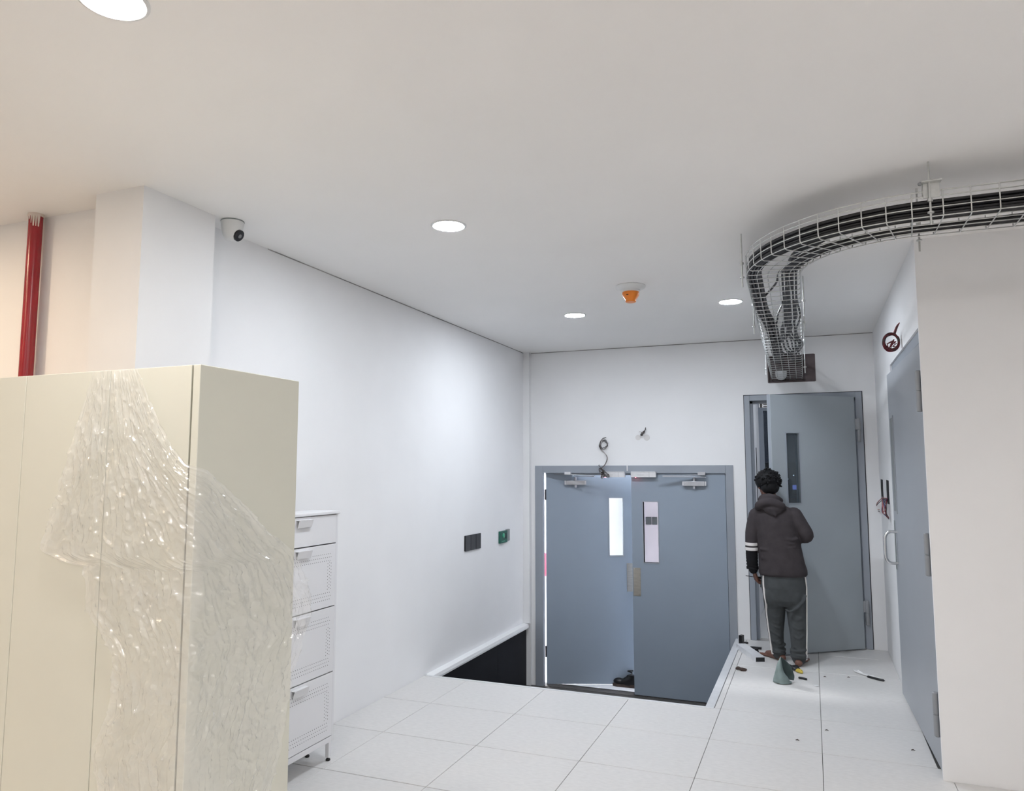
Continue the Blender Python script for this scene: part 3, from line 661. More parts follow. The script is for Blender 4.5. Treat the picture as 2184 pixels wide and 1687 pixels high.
# ================================================================ LEFT WALL DEVICES
t = thing('wall_switch', 'black three-gang switch panel on the left wall', 'switch', (XL, 6.063, 0.925))
obj('back_plate', MB().box(XL, XL+0.004, 5.90, 6.228, 0.860, 0.990), 'black', t)
for k in range(3):
    a = 5.902+k*0.109
    obj('rocker', MB().box(XL+0.004, XL+0.014, a, a+0.104, 0.858, 0.992), 'black', t, bevel=0.003)
t = thing('exit_button', 'small green push-to-exit button plate near the far left corner', 'button', (XL, 6.78, 0.912))
obj('plate', MB().box(XL, XL+0.022, 6.66, 6.835, 0.858, 0.972), 'green', t, bevel=0.003)
obj('side_box', MB().box(XL, XL+0.02, 6.835, 6.905, 0.868, 0.980), 'greybox', t, bevel=0.003)
obj('push_knob', MB().lathe([(0.022, 0), (0.022, 0.008), (0.018, 0.011)], (XL+0.022, 6.73, 0.930), 20, (1,0,0)), 'greendot', t, smooth=40)
obj('slot', MB().box(XL+0.022, XL+0.0235, 6.78, 6.81, 0.895, 0.95), 'black', t)
obj('lettering', MB().box(XL+0.022, XL+0.0232, 6.69, 6.77, 0.872, 0.880), 'greendot', t)
# ================================================================ WIRES ON WALLS
def wirething(name, label, org, strands, m, r=0.003, n=6, cat='wire', extra=()):
    t = thing(name, label, cat, org)
    for s_ in strands:
        obj('strand', MB().tube(spline(s_, 6), r, n), m, t, smooth=60)
    for s_, m2, r2 in extra:
        obj('strand', MB().tube(spline(s_, 6), r2, n), m2, t, smooth=60)
    return t
yw = YB-0.018
st = [[(-1.915, YB, 1.885), (-1.945, yw, 1.872), (-1.972, yw, 1.835), (-1.976, yw-.01, 1.795), (-1.965, yw-.01, 1.765), (-1.935, yw-.015, 1.735), (-1.905, yw-.015, 1.70), (-1.90, yw-.02, 1.66), (-1.92, yw-.025, 1.61), (-1.955, yw-.03, 1.575)]]
ex = []
for k in range(5):
    cx_, cz_ = -1.932+random.uniform(-.006, .006), 1.81+random.uniform(-.008, .008); rr = 0.040+random.uniform(-.004, .006); tl = random.uniform(-.5, .5)
    ex.append(([(cx_+rr*math.cos(a)*(1 if k % 2 else .9), yw-.012+.012*math.sin(a+tl), cz_+rr*math.sin(a)*(.6+.4*math.cos(tl)) + .012*math.cos(a*2+k)) for a in [2*math.pi*q/10*(1 if k % 2 else -1)+k for q in range(9)]], 'wire', 0.0022))
for k in range(12):
    x0 = -1.965+random.uniform(-.015, .02); x1 = -1.885+random.uniform(-.06, .015); z1 = 1.495+random.uniform(-.01, .03)
    ex.append(([(x0, yw-.03, 1.575), (x0+(x1-x0)*.4+random.uniform(-.02, .02), yw-.045-random.uniform(0, .02), 1.545), (x1, yw-.05, z1), (x1-.01, yw-.055, z1-.01), (x0+.02, yw-.05, 1.52+random.uniform(-.02, .02))], 'wire', 0.0026))
ex.append(([(-1.955, yw-.03, 1.575), (-1.972, yw-.03, 1.59), (-1.985, yw-.03, 1.605)], 'wire', .002)); ex.append(([(-1.972, yw-.03, 1.59), (-1.972, yw-.03, 1.61)], 'wire', .002))
ex.append(([(p[0]+.006, p[1]-.004, p[2]-.003) for p in st[0][1:]], 'wirepale', .0022))
wirething('wire_coil', 'coiled brown wire hanging from the wall onto the double door frame', (-1.93, yw, 1.6), st, 'wire', 0.0030, extra=ex)
ex = []
for k in range(5):
    ex.append(([(-1.512, YB, 1.975), (-1.515+random.uniform(-.004, .004), yw, 1.95), (-1.53+random.uniform(-.02, .01), yw-.012, 1.92), (-1.548+random.uniform(-.012, .012), yw-.018, 1.90+random.uniform(-.01, .005)), (-1.54+random.uniform(-.01, .01), yw-.02, 1.895)], 'wire', .0026))
ex.append(([(-1.53, yw-.01, 1.925), (-1.56, yw-.02, 1.932), (-1.572, yw-.02, 1.928)], 'wirepale', .002))
wirething('wire_stub', 'short bunch of brown wire ends poking from the wall above the double door', (-1.53, yw, 1.9), [], 'wire', extra=ex)
for (x, z, r_, s_) in ((-1.502, 1.875, 0.031, 'right'), (-1.588, 1.876, 0.027, 'left')):
    o = obj('filled_hole', MB().lathe([(r_, 0), (r_, 0.002), (r_-.004, 0.0025), (r_-.0045, 0.001), (0.004, 0.001)], (x, YB, z), 32, (0,-1,0)), 'filler')
    tag(o, 'round filled-in hole below the short wire stub, %s one of the two' % s_, 'wall patch', 'filled holes above the double door')
# red coil on the right wall
ex = []
RCX, RCY, RCZ = 0.502, 5.25, 2.362
for k in range(10):
    rr = 0.047+random.uniform(-.006, .006); cx_, cz_ = RCX+random.uniform(-.003, .003), RCZ+random.uniform(-.006, .006); ph = random.uniform(0, 6)
    ex.append(([(cx_+rr*.92*math.cos(a), RCY+random.uniform(-.012, .012), cz_+rr*1.12*math.sin(a)) for a in [ph+2*math.pi*q/11 for q in range(12)]], 'wirered' if k % 4 else 'wire', .0033))
for k in range(6):
    ex.append(([(RCX+random.uniform(-.035, .035), RCY, RCZ+random.uniform(-.045, .04)), (RCX+random.uniform(-.03, .03), RCY-.012, RCZ+random.uniform(-.04, .03)), (RCX+random.uniform(-.035, .03), RCY, RCZ+random.uniform(-.05, -.01))], 'wirered', .0028))
for k, mm in enumerate(('wirepink', 'wire', 'wirered')):
    ex.append(([(RCX+.012+.006*k, RCY, RCZ+.045), (RCX+.024+.005*k, RCY+.01, RCZ+.075), (RCX+.038+.004*k, RCY+.02, RCZ+.105), (XR, RCY+.04, RCZ+.128)], mm, .0030))
wirething('red_wire_coil', 'coil of dark red wire hanging above the right side door', (XR, 5.25, 2.3), [], 'wirered', extra=ex)
# two slots with loose wires
for k, (yc, nm) in enumerate(((7.16, 'left'), (6.64, 'right'))):
    pts = [(yc-.085, 1.30-.012*k), (yc+.085, 1.298-.012*k), (yc+.10, 1.40), (yc+.085, 1.475), (yc-.09, 1.472), (yc-.075, 1.39)]
    o = obj('wall_slot', MB().prism(pts, XR-0.003, XR, 'x'), 'tape')
    tag(o, 'black chased slot in the right wall above loose wires, %s one of the two' % nm, 'wall slot', 'black slots beside the side door')
ex = []
for k in range(10):
    y0 = random.choice((7.14, 6.66)); y1 = 6.95+random.uniform(-.55, .45); mm = ('wirepink', 'wire', 'wirepink', 'wireblue', 'wirered')[k % 5]
    ex.append(([(XR-.004, y0, 1.33), (XR-.02, (y0+y1)/2, 1.30+random.uniform(-.02, .02)), (XR-.035, y1, 1.255+random.uniform(-.02, .03)), (XR-.03, y1+.08, 1.215+random.uniform(-.02, .02)), (XR-.02, y1+random.uniform(-.1, .1), 1.20+random.uniform(-.02, .02))], mm, .0035))
wirething('loose_wires', 'tangle of pink and dark loose wires below the black wall slots', (XR, 6.9, 1.2), [], 'wirepink', extra=ex)
# ================================================================ CABLE TRAY
TW = 0.27; TZ = 2.57; BCX, BCY, BR = 0.5, 4.13, 0.65
NS = []
def tray_frame(s):
    """point on the bottom centre line, left normal (outer side negative w) and direction for arc length s from x=2.6"""
    L1 = 2.6-BCX
    LA = BR*math.pi/2
    if s < L1: return Vector((2.6-s, BCY-BR, TZ)), Vector((0, -1, 0)), Vector((-1, 0, 0))
    if s < L1+LA:
        a = (s-L1)/BR
        d = Vector((-math.sin(a), -math.cos(a), 0))
        return Vector((BCX, BCY, TZ))+d*BR, d, Vector((-math.cos(a), math.sin(a), 0))
    q = s-L1-LA; tot = YB+0.35-BCY; f = q/tot
    p0 = Vector((BCX-BR, BCY, TZ)); p1 = Vector((-0.178, YB+0.35, 2.385))
    e = f
    p = p0+(p1-p0)*e
    return p, Vector((-1, 0, 0)), (p1-p0).normalized()
STOT = (2.6-BCX)+BR*math.pi/2+(YB+0.35-BCY)
def tp(s, wo, h):     # wo > 0 is the outer side
    p, nrm, d = tray_frame(s); return p+nrm*wo+Vector((0,0,h))
t = thing('cable_tray', 'galvanised wire mesh cable tray curving under the ceiling into the wall', 'cable tray', (0.0, 4.0, TZ))
svals = []; s = 0
while s < STOT:
    svals.append(s)
    inb = (2.6-BCX) < s < (2.6-BCX)+BR*math.pi/2
    s += 0.055 if inb else 0.18
svals.append(STOT)
rails = [(-TW/2+TW/5*k, 0.0) for k in range(6)]+[(sg*TW/2, h) for sg in (-1, 1) for h in (0.038, 0.083, 0.105)]
for wo, h in rails:
    obj('rail_wire', MB().tube([tp(s, wo, h) for s in svals], 0.0026, 6), 'zinc', t, smooth=60)
um = MB().tube([(0, -TW/2, 0.107), (0, -TW/2, 0.012), (0, -TW/2+.004, 0.001), (0, -TW/2+.014, -0.004), (0, TW/2-.014, -0.004), (0, TW/2-.004, 0.001), (0, TW/2, 0.012), (0, TW/2, 0.107)], 0.0026, 6)
ume = mk_mesh('cross_wire', um, (0,0,0), 60)
TO = Vector(ORG[t.name]); s = 0.5
while s < STOT-0.02:
    p, nrm, d = tray_frame(s)
    o = obj('cross_wire', ume, 'zinc', t, local=True); o.location = p-TO
    Rm = Matrix((d, nrm, Vector((0,0,1)))).transposed(); o.rotation_euler = Rm.to_euler()
    inb = (2.6-BCX) < s < (2.6-BCX)+BR*math.pi/2
    s += 0.098 if not inb else 0.0785
def hanger(x, y, zlow, label=None, bracket=None):
    r = obj('hanger_rod', MB().tube([(x, y, zlow), (x, y, ZC)], 0.0042, 8), 'zinc', t, smooth=60)
    obj('nut', MB().lathe([(0.010, -0.006), (0.010, 0.006)], (x, y, TZ+0.06), 6), 'zinc', r)
    obj('washer', MB().lathe([(0.012, -0.003), (0.012, 0.003)], (x, y, zlow+0.05), 12), 'zinc', r)
    if bracket:
        bx_, by_ = bracket
        obj('bracket', MB().box(min(x, x+bx_), max(x, x+bx_), y-0.016, y+0.016, TZ-0.010, TZ-0.006).box(x-0.014, x+0.014, y-0.016, y+0.012, TZ+0.065, TZ+0.069), 'zinc', r)
hanger(-0.298, 4.01, 2.505); hanger(0.484, 3.325, 2.53); hanger(0.478, 3.632, 2.505)
for y, zl in ((5.05, 2.40), (6.6, 2.33)):
    p, _, _ = tray_frame((2.6-BCX)+BR*math.pi/2+(y-BCY))
    for sg in (-1, 1): hanger(p.x+sg*(TW/2+0.018), y, p.z-0.09)
# splice clamp on the front side of the tray
cl = MB().box(0.462, 0.522, 3.338, 3.342, TZ+0.075, TZ+0.135).box(0.455, 0.528, 3.312, 3.345, TZ+0.135, TZ+0.141).box(0.46, 0.50, 3.345, 3.36, TZ+0.09, TZ+0.15)
obj('splice_clamp', cl, 'zinc', t, bevel=0.001)
obj('clamp_bolt', MB().lathe([(0.008, 0), (0.008, 0.010)], (0.452, 3.338, TZ+0.135), 6, (0,-1,0)), 'hinge', t)
# cables lying in the tray
bund = {}
def cable(ctrl, r, label, grp):
    tab_w = [(a, b) for a, b, c in ctrl]; tab_h = [(a, c) for a, b, c in ctrl]
    pts = []
    s = ctrl[0][0]
    def sm(tab, v):
        for (a, x), (b, y) in zip(tab, tab[1:]):
            if v <= b:
                q = max(0, min(1, (v-a)/(b-a))); q = q*q*(3-2*q); return x+(y-x)*q
        return tab[-1][1]
    while s < ctrl[-1][0]:
        rise = max(0.0, min(1.0, (s-SA-1.9)/1.3)); rise = 0.15*rise*rise
        pts.append(tp(s, sm(tab_w, s), sm(tab_h, s)+rise)); s += 0.06
    if label not in bund: bund[label] = thing('cable_bundle', label, 'cables', (0.0, 4.0, TZ+0.01))
    obj('cable', MB().tube(pts, r, 6), 'cable', bund[label], smooth=60)
SB = 2.6-BCX; SA = SB+BR*math.pi/2
r_c = 0.0075; idx = 0
for row in range(5):
    for c_ in range(4):
        wo = TW/2-0.014-c_*0.0165-(0.008 if row % 2 else 0); h = 0.011+row*0.0135
        e = STOT-0.02 if row < 2 or c_ < 1 else SA+0.15+0.25*row
        j = lambda a=0.004: random.uniform(-a, a)
        if row >= 3 and c_ >= 2:                       # leaves the bundle towards the inner side
            ctrl = [(0, wo, h), (SB+0.15, wo, h), (SB+0.55, 0.0+j(.02), 0.02), (SA-0.1, -0.08+j(.02), 0.015), (SA+0.8, -0.07+j(.03), .012), (SA+1.3, -0.03+j(.04), .012), (SA+1.9, 0.01+j(.05), .012), (SA+2.5, -.05+j(.05), .012), (STOT-.02, -.06+j(.03), .012)]
        else:
            ctrl = [(0, wo, h), (1.0, wo+j(), h), (SB, wo, h), (SA, wo, h), (SA+.6, wo-.004+j(), max(.011, h-.01)), (SA+1.3, wo-.035+j(.012), .011+row*.006), (SA+2.0, wo-.045+j(.015), .011+row*.006), (SA+2.6, wo-.04+j(.02), .012), (STOT-.02, wo-.05+j(.03), .012)]
        cable(ctrl, r_c, 'thick bundle of black cables along the outer side of the tray', None)
for k in range(9):
    wo = -TW/2+0.02+(k % 5)*0.017; h = 0.011+(k//5)*0.014
    j = lambda a=0.004: random.uniform(-a, a)
    ctrl = [(0, wo+.06+j(.03), h), (0.9, wo+.05+j(.03), h), (SB+.1, wo+j(.02), h), (SA-.2, wo, h), (SA+.45, wo+.005, h), (SA+.9, wo+j(.02), .012), (SA+1.35, wo+.03+j(.03), .012), (SA+1.8, wo+.01+j(.05), .012), (SA+2.3, wo+.03+j(.05), .012), (SA+2.8, wo+j(.04), .012), (STOT-.02, wo+.02+j(.03), .012)]
    cable(ctrl, 0.0065, 'loose black cables wandering along the inner side of the tray', None)
o_pts = [(SA-.2, -.07, .025), (SA+.1, -.02, .03), (SA+.65, .095, .03), (SA+1.3, .085, .03)]
cable(o_pts, 0.006, 'single black cable crossing the tray diagonally just past the bend', 'crossing cables')
cable([(SA+.6, -.03, .025), (SA+1.0, .01, .03), (SA+1.55, .075, .03), (SA+2.2, .06, .02)], 0.006, 'single black cable crossing the tray halfway to the wall', 'crossing cables')
# opening filled with fire-stop board
t2 = thing('firestop_board', 'brown fire-stop board closing the wall opening behind the cable tray', 'board', ((OX0+OX1)/2, YB, OZ0))
fb = MB().box(OX0, OX1, YB+0.05, YB+0.07, OZ0, OZ1)
obj('board', fb, 'brown', t2)
fe = MB().box(OX0-0.003, OX0+.006, YB-0.004, YB+0.05, OZ0, OZ1).box(OX1-.006, OX1+.003, YB-0.004, YB+0.05, OZ0, OZ1).box(OX0+.006, OX1-.006, YB-0.004, YB+0.05, OZ1-.006, OZ1+.003).box(OX0+.006, OX1-.006, YB-0.004, YB+0.05, OZ0-.003, OZ0+.006)
obj('edge_frame', fe, 'brown', t2)
cov = MB().box(OX1-0.085, OX1-0.004, YB-0.006, YB+0.004, OZ0+0.004, OZ1-0.004)
for k in range(3): cov.box(OX1-0.085, OX1-0.004, YB-0.008, YB-0.006, OZ0+0.06+k*0.06, OZ0+0.062+k*0.06)
obj('cover_strip', cov, 'brown', t2)
# pale shield-shaped cover hanging below the tray by the wall
sp = [(-0.277, 2.478), (-0.176, 2.478)]
poly = [(-0.176-0.0505+0.0505*math.cos(a), 2.437+0.048*math.sin(a)) for a in [-math.pi*q/14 for q in range(15)]]
o = obj('dome_cover', MB().prism(sp+[(-0.176, 2.437)]+poly[1:-1]+[(-0.277, 2.437)], YB-0.045, YB-0.012, 'y'), 'dome', bevel=0.006)
tag(o, 'pale shield-shaped cover behind the lower end of the cable tray', 'cover')
# ================================================================ PERSON
PB = (-0.24, 6.65, 0.0)
t = thing('person', 'person in charcoal hoodie and grey striped track trousers working at the open door', 'person', PB)
def remesh(o, vox, it=6, fac=0.5):
    m = o.modifiers.new('remesh', 'REMESH'); m.mode = 'VOXEL'; m.voxel_size = vox; m.use_smooth_shade = True
    s_ = o.modifiers.new('smooth', 'SMOOTH'); s_.iterations = it; s_.factor = fac
def limb(mb, pts, rad, n=18, seg=6):
    P = spline(pts, seg); R = []
    m = len(pts)-1
    for i in range(len(P)):
        u = i/seg; a = min(int(u), m-1); f_ = u-a; R.append(rad[a]+(rad[a+1]-rad[a])*f_)
    mb.tube(P, R, n)
    mb.ell(P[0], (R[0],)*3, 14, 8); mb.ell(P[-1], (R[-1],)*3, 14, 8)
HC = Vector((-0.345, 6.675, 1.435))          # head centre
yaw_h = math.radians(24)                     # turned to the left
def hv(x, y, z):      # head local: y forward
    tilt = 0.18
    y, z = y*math.cos(tilt)+z*math.sin(tilt), z*math.cos(tilt)-y*math.sin(tilt)
    c_, s_ = math.cos(yaw_h), math.sin(yaw_h)
    return HC+Vector((x*c_-y*s_, x*s_+y*c_, z))
HR = Matrix.Rotation(yaw_h, 3, 'Z') @ Matrix.Rotation(-0.18, 3, 'X')
b = MB()
b.ell(hv(0, -0.008, 0.018), (0.073, 0.088, 0.085), 24, 14, HR)                 # cranium
b.ell(hv(0, 0.028, -0.035), (0.056, 0.060, 0.072), 20, 12, HR)                 # face and jaw
b.ell(hv(0, 0.050, -0.090), (0.028, 0.026, 0.020), 14, 8, HR)                  # chin
b.tube([hv(0, 0.083, 0.01), hv(0, 0.099, -0.022), hv(0, 0.088, -0.034)], [0.008, 0.014, 0.010], 10)
b.ell(hv(0, 0.083, -0.060), (0.024, 0.010, 0.008), 12, 8, HR)                  # mouth
for sg in (-1, 1):
    b.ell(hv(sg*0.074, -0.004, -0.015), (0.010, 0.018, 0.030), 12, 8, HR)      # ears
    b.ell(hv(sg*0.030, 0.080, 0.012), (0.018, 0.008, 0.007), 10, 6, HR)        # brow
limb(b, [(-0.318, 6.645, 1.24), hv(0, -0.02, -0.06)], [0.055, 0.048])
b.loft([(-.25,6.65,.62,.13,.10),(-.25,6.65,.75,.145,.105),(-.265,6.65,.92,.135,.10),(-.285,6.65,1.08,.15,.10),(-.295,6.65,1.18,.145,.085),(-.31,6.648,1.25,.07,.06)], 24)
LA_ = [(-.43,6.645,1.185),(-.475,6.63,1.05),(-.487,6.625,.94),(-.487,6.645,.82),(-.478,6.672,.715)]
RA_ = [(-.15,6.645,1.185),(-.09,6.625,1.10),(-.045,6.618,1.02),(-.11,6.70,1.005),(-.195,6.765,1.02)]
limb(b, LA_, [.05,.043,.037,.034,.026]); limb(b, RA_, [.05,.043,.037,.034,.026])
limb(b, [(-.32,6.65,.64),(-.325,6.66,.42),(-.322,6.685,.24),(-.308,6.70,.07)], [.078,.06,.048,.034])
limb(b, [(-.17,6.645,.64),(-.155,6.62,.42),(-.145,6.60,.24),(-.145,6.59,.07)], [.078,.06,.048,.034])
# feet with toes
def foot(heel, toe, flip):
    h, q = Vector(heel), Vector(toe); d = (q-h); L_ = d.length; d.normalize(); n_ = Vector((-d.y, d.x, 0))*flip
    b.tube([h+Vector((0,0,.026)), h+d*L_*.25+Vector((0,0,.034)), h+d*L_*.5+Vector((0,0,.030)), h+d*L_*.78+Vector((0,0,.019))], [.026,.034,.033,.026], 14)
    b.ell(h+Vector((0,0,.027)), (.030,.030,.027), 14, 8)
    b.ell(h+d*L_*.72+Vector((0,0,.015)), (.042,.042,.015), 16, 8)
    b.tube([h+d*L_*.12+Vector((0,0,.075)), h+d*L_*.2+Vector((0,0,.04))], [.034,.038], 14)
    for k in range(5):
        w_ = (k-2)*0.0165; ext = (1.0, .99, .96, .92, .87)[k]; rr = (.012, .0088, .0084, .008, .0078)[k]
        a = h+d*L_*.74+n_*w_*.9+Vector((0,0,.014)); e = h+d*L_*ext+n_*w_+Vector((0,0,rr))
        b.tube([a, (a+e)/2+Vector((0,0,.003)), e], [rr, rr, rr*.95], 10); b.ell(e, (rr,)*3, 10, 6)
foot((-0.275, 6.675, 0), (-0.435, 6.845, 0), -1)
foot((-0.150, 6.535, 0), (-0.110, 6.765, 0), 1)
# hands: palm, four fingers, thumb
def hand(wr, dirv, palmn, curl, flip):
    wv = Vector(wr); d = Vector(dirv).normalized(); pn = Vector(palmn); pn = (pn-d*pn.dot(d)).normalized(); sd = d.cross(pn)*flip
    for k in range(4):
        b.tube([wv+sd*(k-1.5)*.006, wv+d*.04+sd*(k-1.5)*.014, wv+d*.078+sd*(k-1.5)*.0175], [.014,.0135,.0105], 10)
    for k in range(4):
        base = wv+d*.078+sd*(k-1.5)*.0178; ln = (.060, .068, .064, .050)[k]; ps = [base]; ang = 0.0
        for q, fr in enumerate((.44, .31, .25)):
            ang += curl*(0.55, 0.75, 0.5)[q]; dd = d*math.cos(ang)+pn*math.sin(ang); ps.append(ps[-1]+dd*ln*fr)
        b.tube(ps, [.0092,.0086,.0080,.0068], 10); b.ell(ps[-1], (.0068,)*3, 8, 6)
    tb = wv+d*.025-sd*.028; ps = [tb, tb-sd*.014+d*.024+pn*.012, tb-sd*.010+d*.050+pn*.024, tb+sd*.006+d*.066+pn*.034]
    b.tube(ps, [.0125,.0105,.0092,.0075], 10); b.ell(ps[-1], (.0075,)*3, 8, 6)
hand((-.475, 6.678, .705), (0.22, 0.28, -1.0), (0.9, 0.35, 0.1), 1.0, 1)
hand((-.20, 6.768, 1.02), (-0.9, 0.28, 0.12), (-0.1, 0.5, -0.8), 0.7, -1)
body = obj('body', b, 'skin', t); remesh(body, 0.0045, 4)
for sg in (-1, 1):
    obj('eye', MB().ell(hv(sg*0.030, 0.083, -0.002), (0.011, 0.006, 0.007), 12, 8, HR), 'eye', body, smooth=180)
# hair
hm_ = MB(); hm_.ell(hv(0, -0.016, 0.030), (0.103, 0.105, 0.092), 30, 18, HR); hm_.ell(hv(0.0, -0.050, -0.030), (0.076, 0.058, 0.064), 22, 12, HR)
for sg in (-1, 1): hm_.ell(hv(sg*0.075, 0.0, 0.012), (0.018, 0.04, 0.045), 14, 8, HR)
for k in range(150):
    a = random.uniform(0, 2*math.pi); p = random.uniform(0.05, 2.2)
    if p > 1.45 and math.sin(a) > 0.1: continue
    if p > 1.1 and math.sin(a) > 0.55: continue
    d = Vector((math.sin(p)*math.cos(a), math.sin(p)*math.sin(a), math.cos(p)))
    base = Vector((d.x*.100, -0.016+d.y*.100, 0.030+d.z*.083)); ln = random.uniform(.010, .022)+(0.018 if p < .55 and random.random() < .5 else 0)
    tang = Vector((random.uniform(-1, 1), random.uniform(-1, .3), random.uniform(-.9, .3)))
    e = base+d*ln*.55+tang*ln*.65
    hm_.tube([hv(*base), hv(*((base+e)/2+d*.005)), hv(*e)], [.010, .0075, .0015], 6)
obj('hair', hm_, 'hair', t, smooth=60)
# hoodie
g = MB()
g.loft([(-.246,6.65,.690,.178,.128),(-.246,6.65,.705,.190,.140),(-.248,6.65,.745,.190,.140),(-.255,6.65,.80,.180,.132),(-.266,6.65,.92,.170,.126),(-.279,6.65,1.04,.170,.122),(-.291,6.65,1.13,.180,.116),(-.296,6.648,1.19,.178,.102),(-.303,6.646,1.235,.140,.085),(-.313,6.645,1.27,.085,.075),(-.322,6.648,1.315,.068,.070)], 32, 2.3)
LS = [(-.435,6.645,1.172),(-.472,6.632,1.06),(-.484,6.626,.955),(-.486,6.632,.90)]
limb(g, LS, [.070,.058,.052,.050])
limb(g, [(-.148,6.645,1.178),(-.093,6.625,1.10),(-.05,6.618,1.022),(-.105,6.69,1.004),(-.18,6.755,1.018)], [.072,.060,.052,.048,.040])
# soft folds
for k in range(16):
    z = random.uniform(.74, 1.02); x = random.uniform(-.36, -.16); ln = random.uniform(.04, .09)
    g.tube(spline([(x-ln, 6.542+abs(x-ln+.26)*.2, z+random.uniform(-.02, .02)), (x, 6.531+abs(x+.26)*.15, z), (x+ln, 6.542+abs(x+ln+.26)*.2, z+random.uniform(-.03, .03))], 5), [.004]+[.012]*9+[.004], 8)
hd = obj('hoodie', g, 'hoodie', t); remesh(hd, 0.0065, 5)
sl = MB(); limb(sl, [(-.486,6.634,.89),(-.487,6.645,.81),(-.480,6.665,.725)], [.049,.045,.036])
for k in range(7):
    z = .86-k*.021; sl.tube([(-.486+.046*math.cos(a), 6.645+(.84-z)*.15+.046*math.sin(a), z+.006*math.sin(a*2+k)) for a in [2*math.pi*q/14 for q in range(14)]], .005, 6, closed=True)
sv = obj('lower_sleeve', sl, 'sleeve', hd, label='black lower sleeve'); remesh(sv, 0.006, 4)
for z in (.943, .903):
    f_ = (.955-z)/.055
    cc = Vector((-.4845-.001*f_, 6.627+.004*f_, z))
    obj('sleeve_band', MB().lathe([(.0535, -.0125), (.0545, 0), (.0535, .0125)], cc, 28, (0.02, -.05, 1)), 'band', hd, smooth=60, label='white band')
# hood hanging on the back
ho = MB()
ho.tube(spline([(-.425,6.60,1.235),(-.405,6.56,1.268),(-.36,6.545,1.29),(-.30,6.545,1.285),(-.245,6.56,1.262),(-.225,6.60,1.24)], 6), [.030]*4+[.036]*23+[.030]*4, 12)
ho.tube(spline([(-.40,6.63,1.30),(-.38,6.585,1.325),(-.33,6.57,1.335),(-.275,6.585,1.32),(-.245,6.63,1.295)], 6), .028, 12)
ho.add([(-.425,6.55,1.255),(-.215,6.56,1.250),(-.285,6.525,1.175),(-.32,6.515,1.24),(-.425,6.60,1.25),(-.215,6.61,1.245),(-.285,6.575,1.17),(-.32,6.60,1.29)],
       [(0,2,3),(3,2,1),(0,3,7,4),(3,1,5,7),(4,6,2,0),(2,6,5,1),(4,7,6),(7,5,6)])
ho.ell((-.30,6.552,1.235), (.075,.032,.05), 18, 10)
hh = obj('hood', ho, 'hoodie', hd); remesh(hh, 0.006, 5)
# trousers
p_ = MB()
p_.loft([(-.236,6.648,.45,.10,.085),(-.238,6.648,.50,.158,.118),(-.242,6.648,.60,.180,.130),(-.244,6.648,.68,.176,.126),(-.246,6.65,.76,.165,.118)], 32, 2.2)
LL = [(-.325,6.652,.62),(-.319,6.662,.42),(-.320,6.685,.22),(-.312,6.698,.10),(-.305,6.702,.055)]; RL_ = [.094,.083,.062,.054,.050]
RLg = [(-.155,6.645,.62),(-.150,6.625,.42),(-.142,6.60,.22),(-.145,6.587,.10),(-.147,6.583,.055)]; RR_ = [.094,.081,.065,.058,.055]
limb(p_, LL, RL_, 22); limb(p_, RLg, RR_, 22)
for (c_, r0) in (((-.305,6.70), .055), ((-.146,6.585), .060)):
    for z in (.062, .092, .122): p_.tube([(c_[0]+r0*math.cos(a), c_[1]+r0*math.sin(a), z+.008*math.sin(a+z*60)) for a in [2*math.pi*q/16 for q in range(16)]], .009, 8, closed=True)
# gathered seat fold on the right thigh
p_.tube(spline([(-.235,6.535,.44),(-.20,6.528,.425),(-.15,6.532,.45),(-.10,6.545,.50),(-.075,6.57,.56)], 5), [.004]+[.010]*19+[.004], 8)
p_.ell((-.165,6.60,.54), (.08,.068,.11), 18, 10); p_.ell((-.325,6.60,.54), (.08,.066,.11), 18, 10)
for k in range(12):
    lg, rr = (LL, .078) if k % 2 else (RLg, .08)
    z = random.uniform(.12, .40); x0 = interp(sorted([(p[2], p[0]) for p in lg]), z); y0 = interp(sorted([(p[2], p[1]) for p in lg]), z)
    rad = interp(sorted(zip([p[2] for p in lg], RL_ if lg is LL else RR_)), z)
    p_.tube(spline([(x0-.04, y0-rad*.85, z+.02), (x0, y0-rad*.98, z), (x0+.04, y0-rad*.85, z+random.uniform(-.03, .03))], 5), [.003]+[.008]*9+[.003], 8)
tr = obj('trousers', p_, 'trousers', t); remesh(tr, 0.0065, 5)
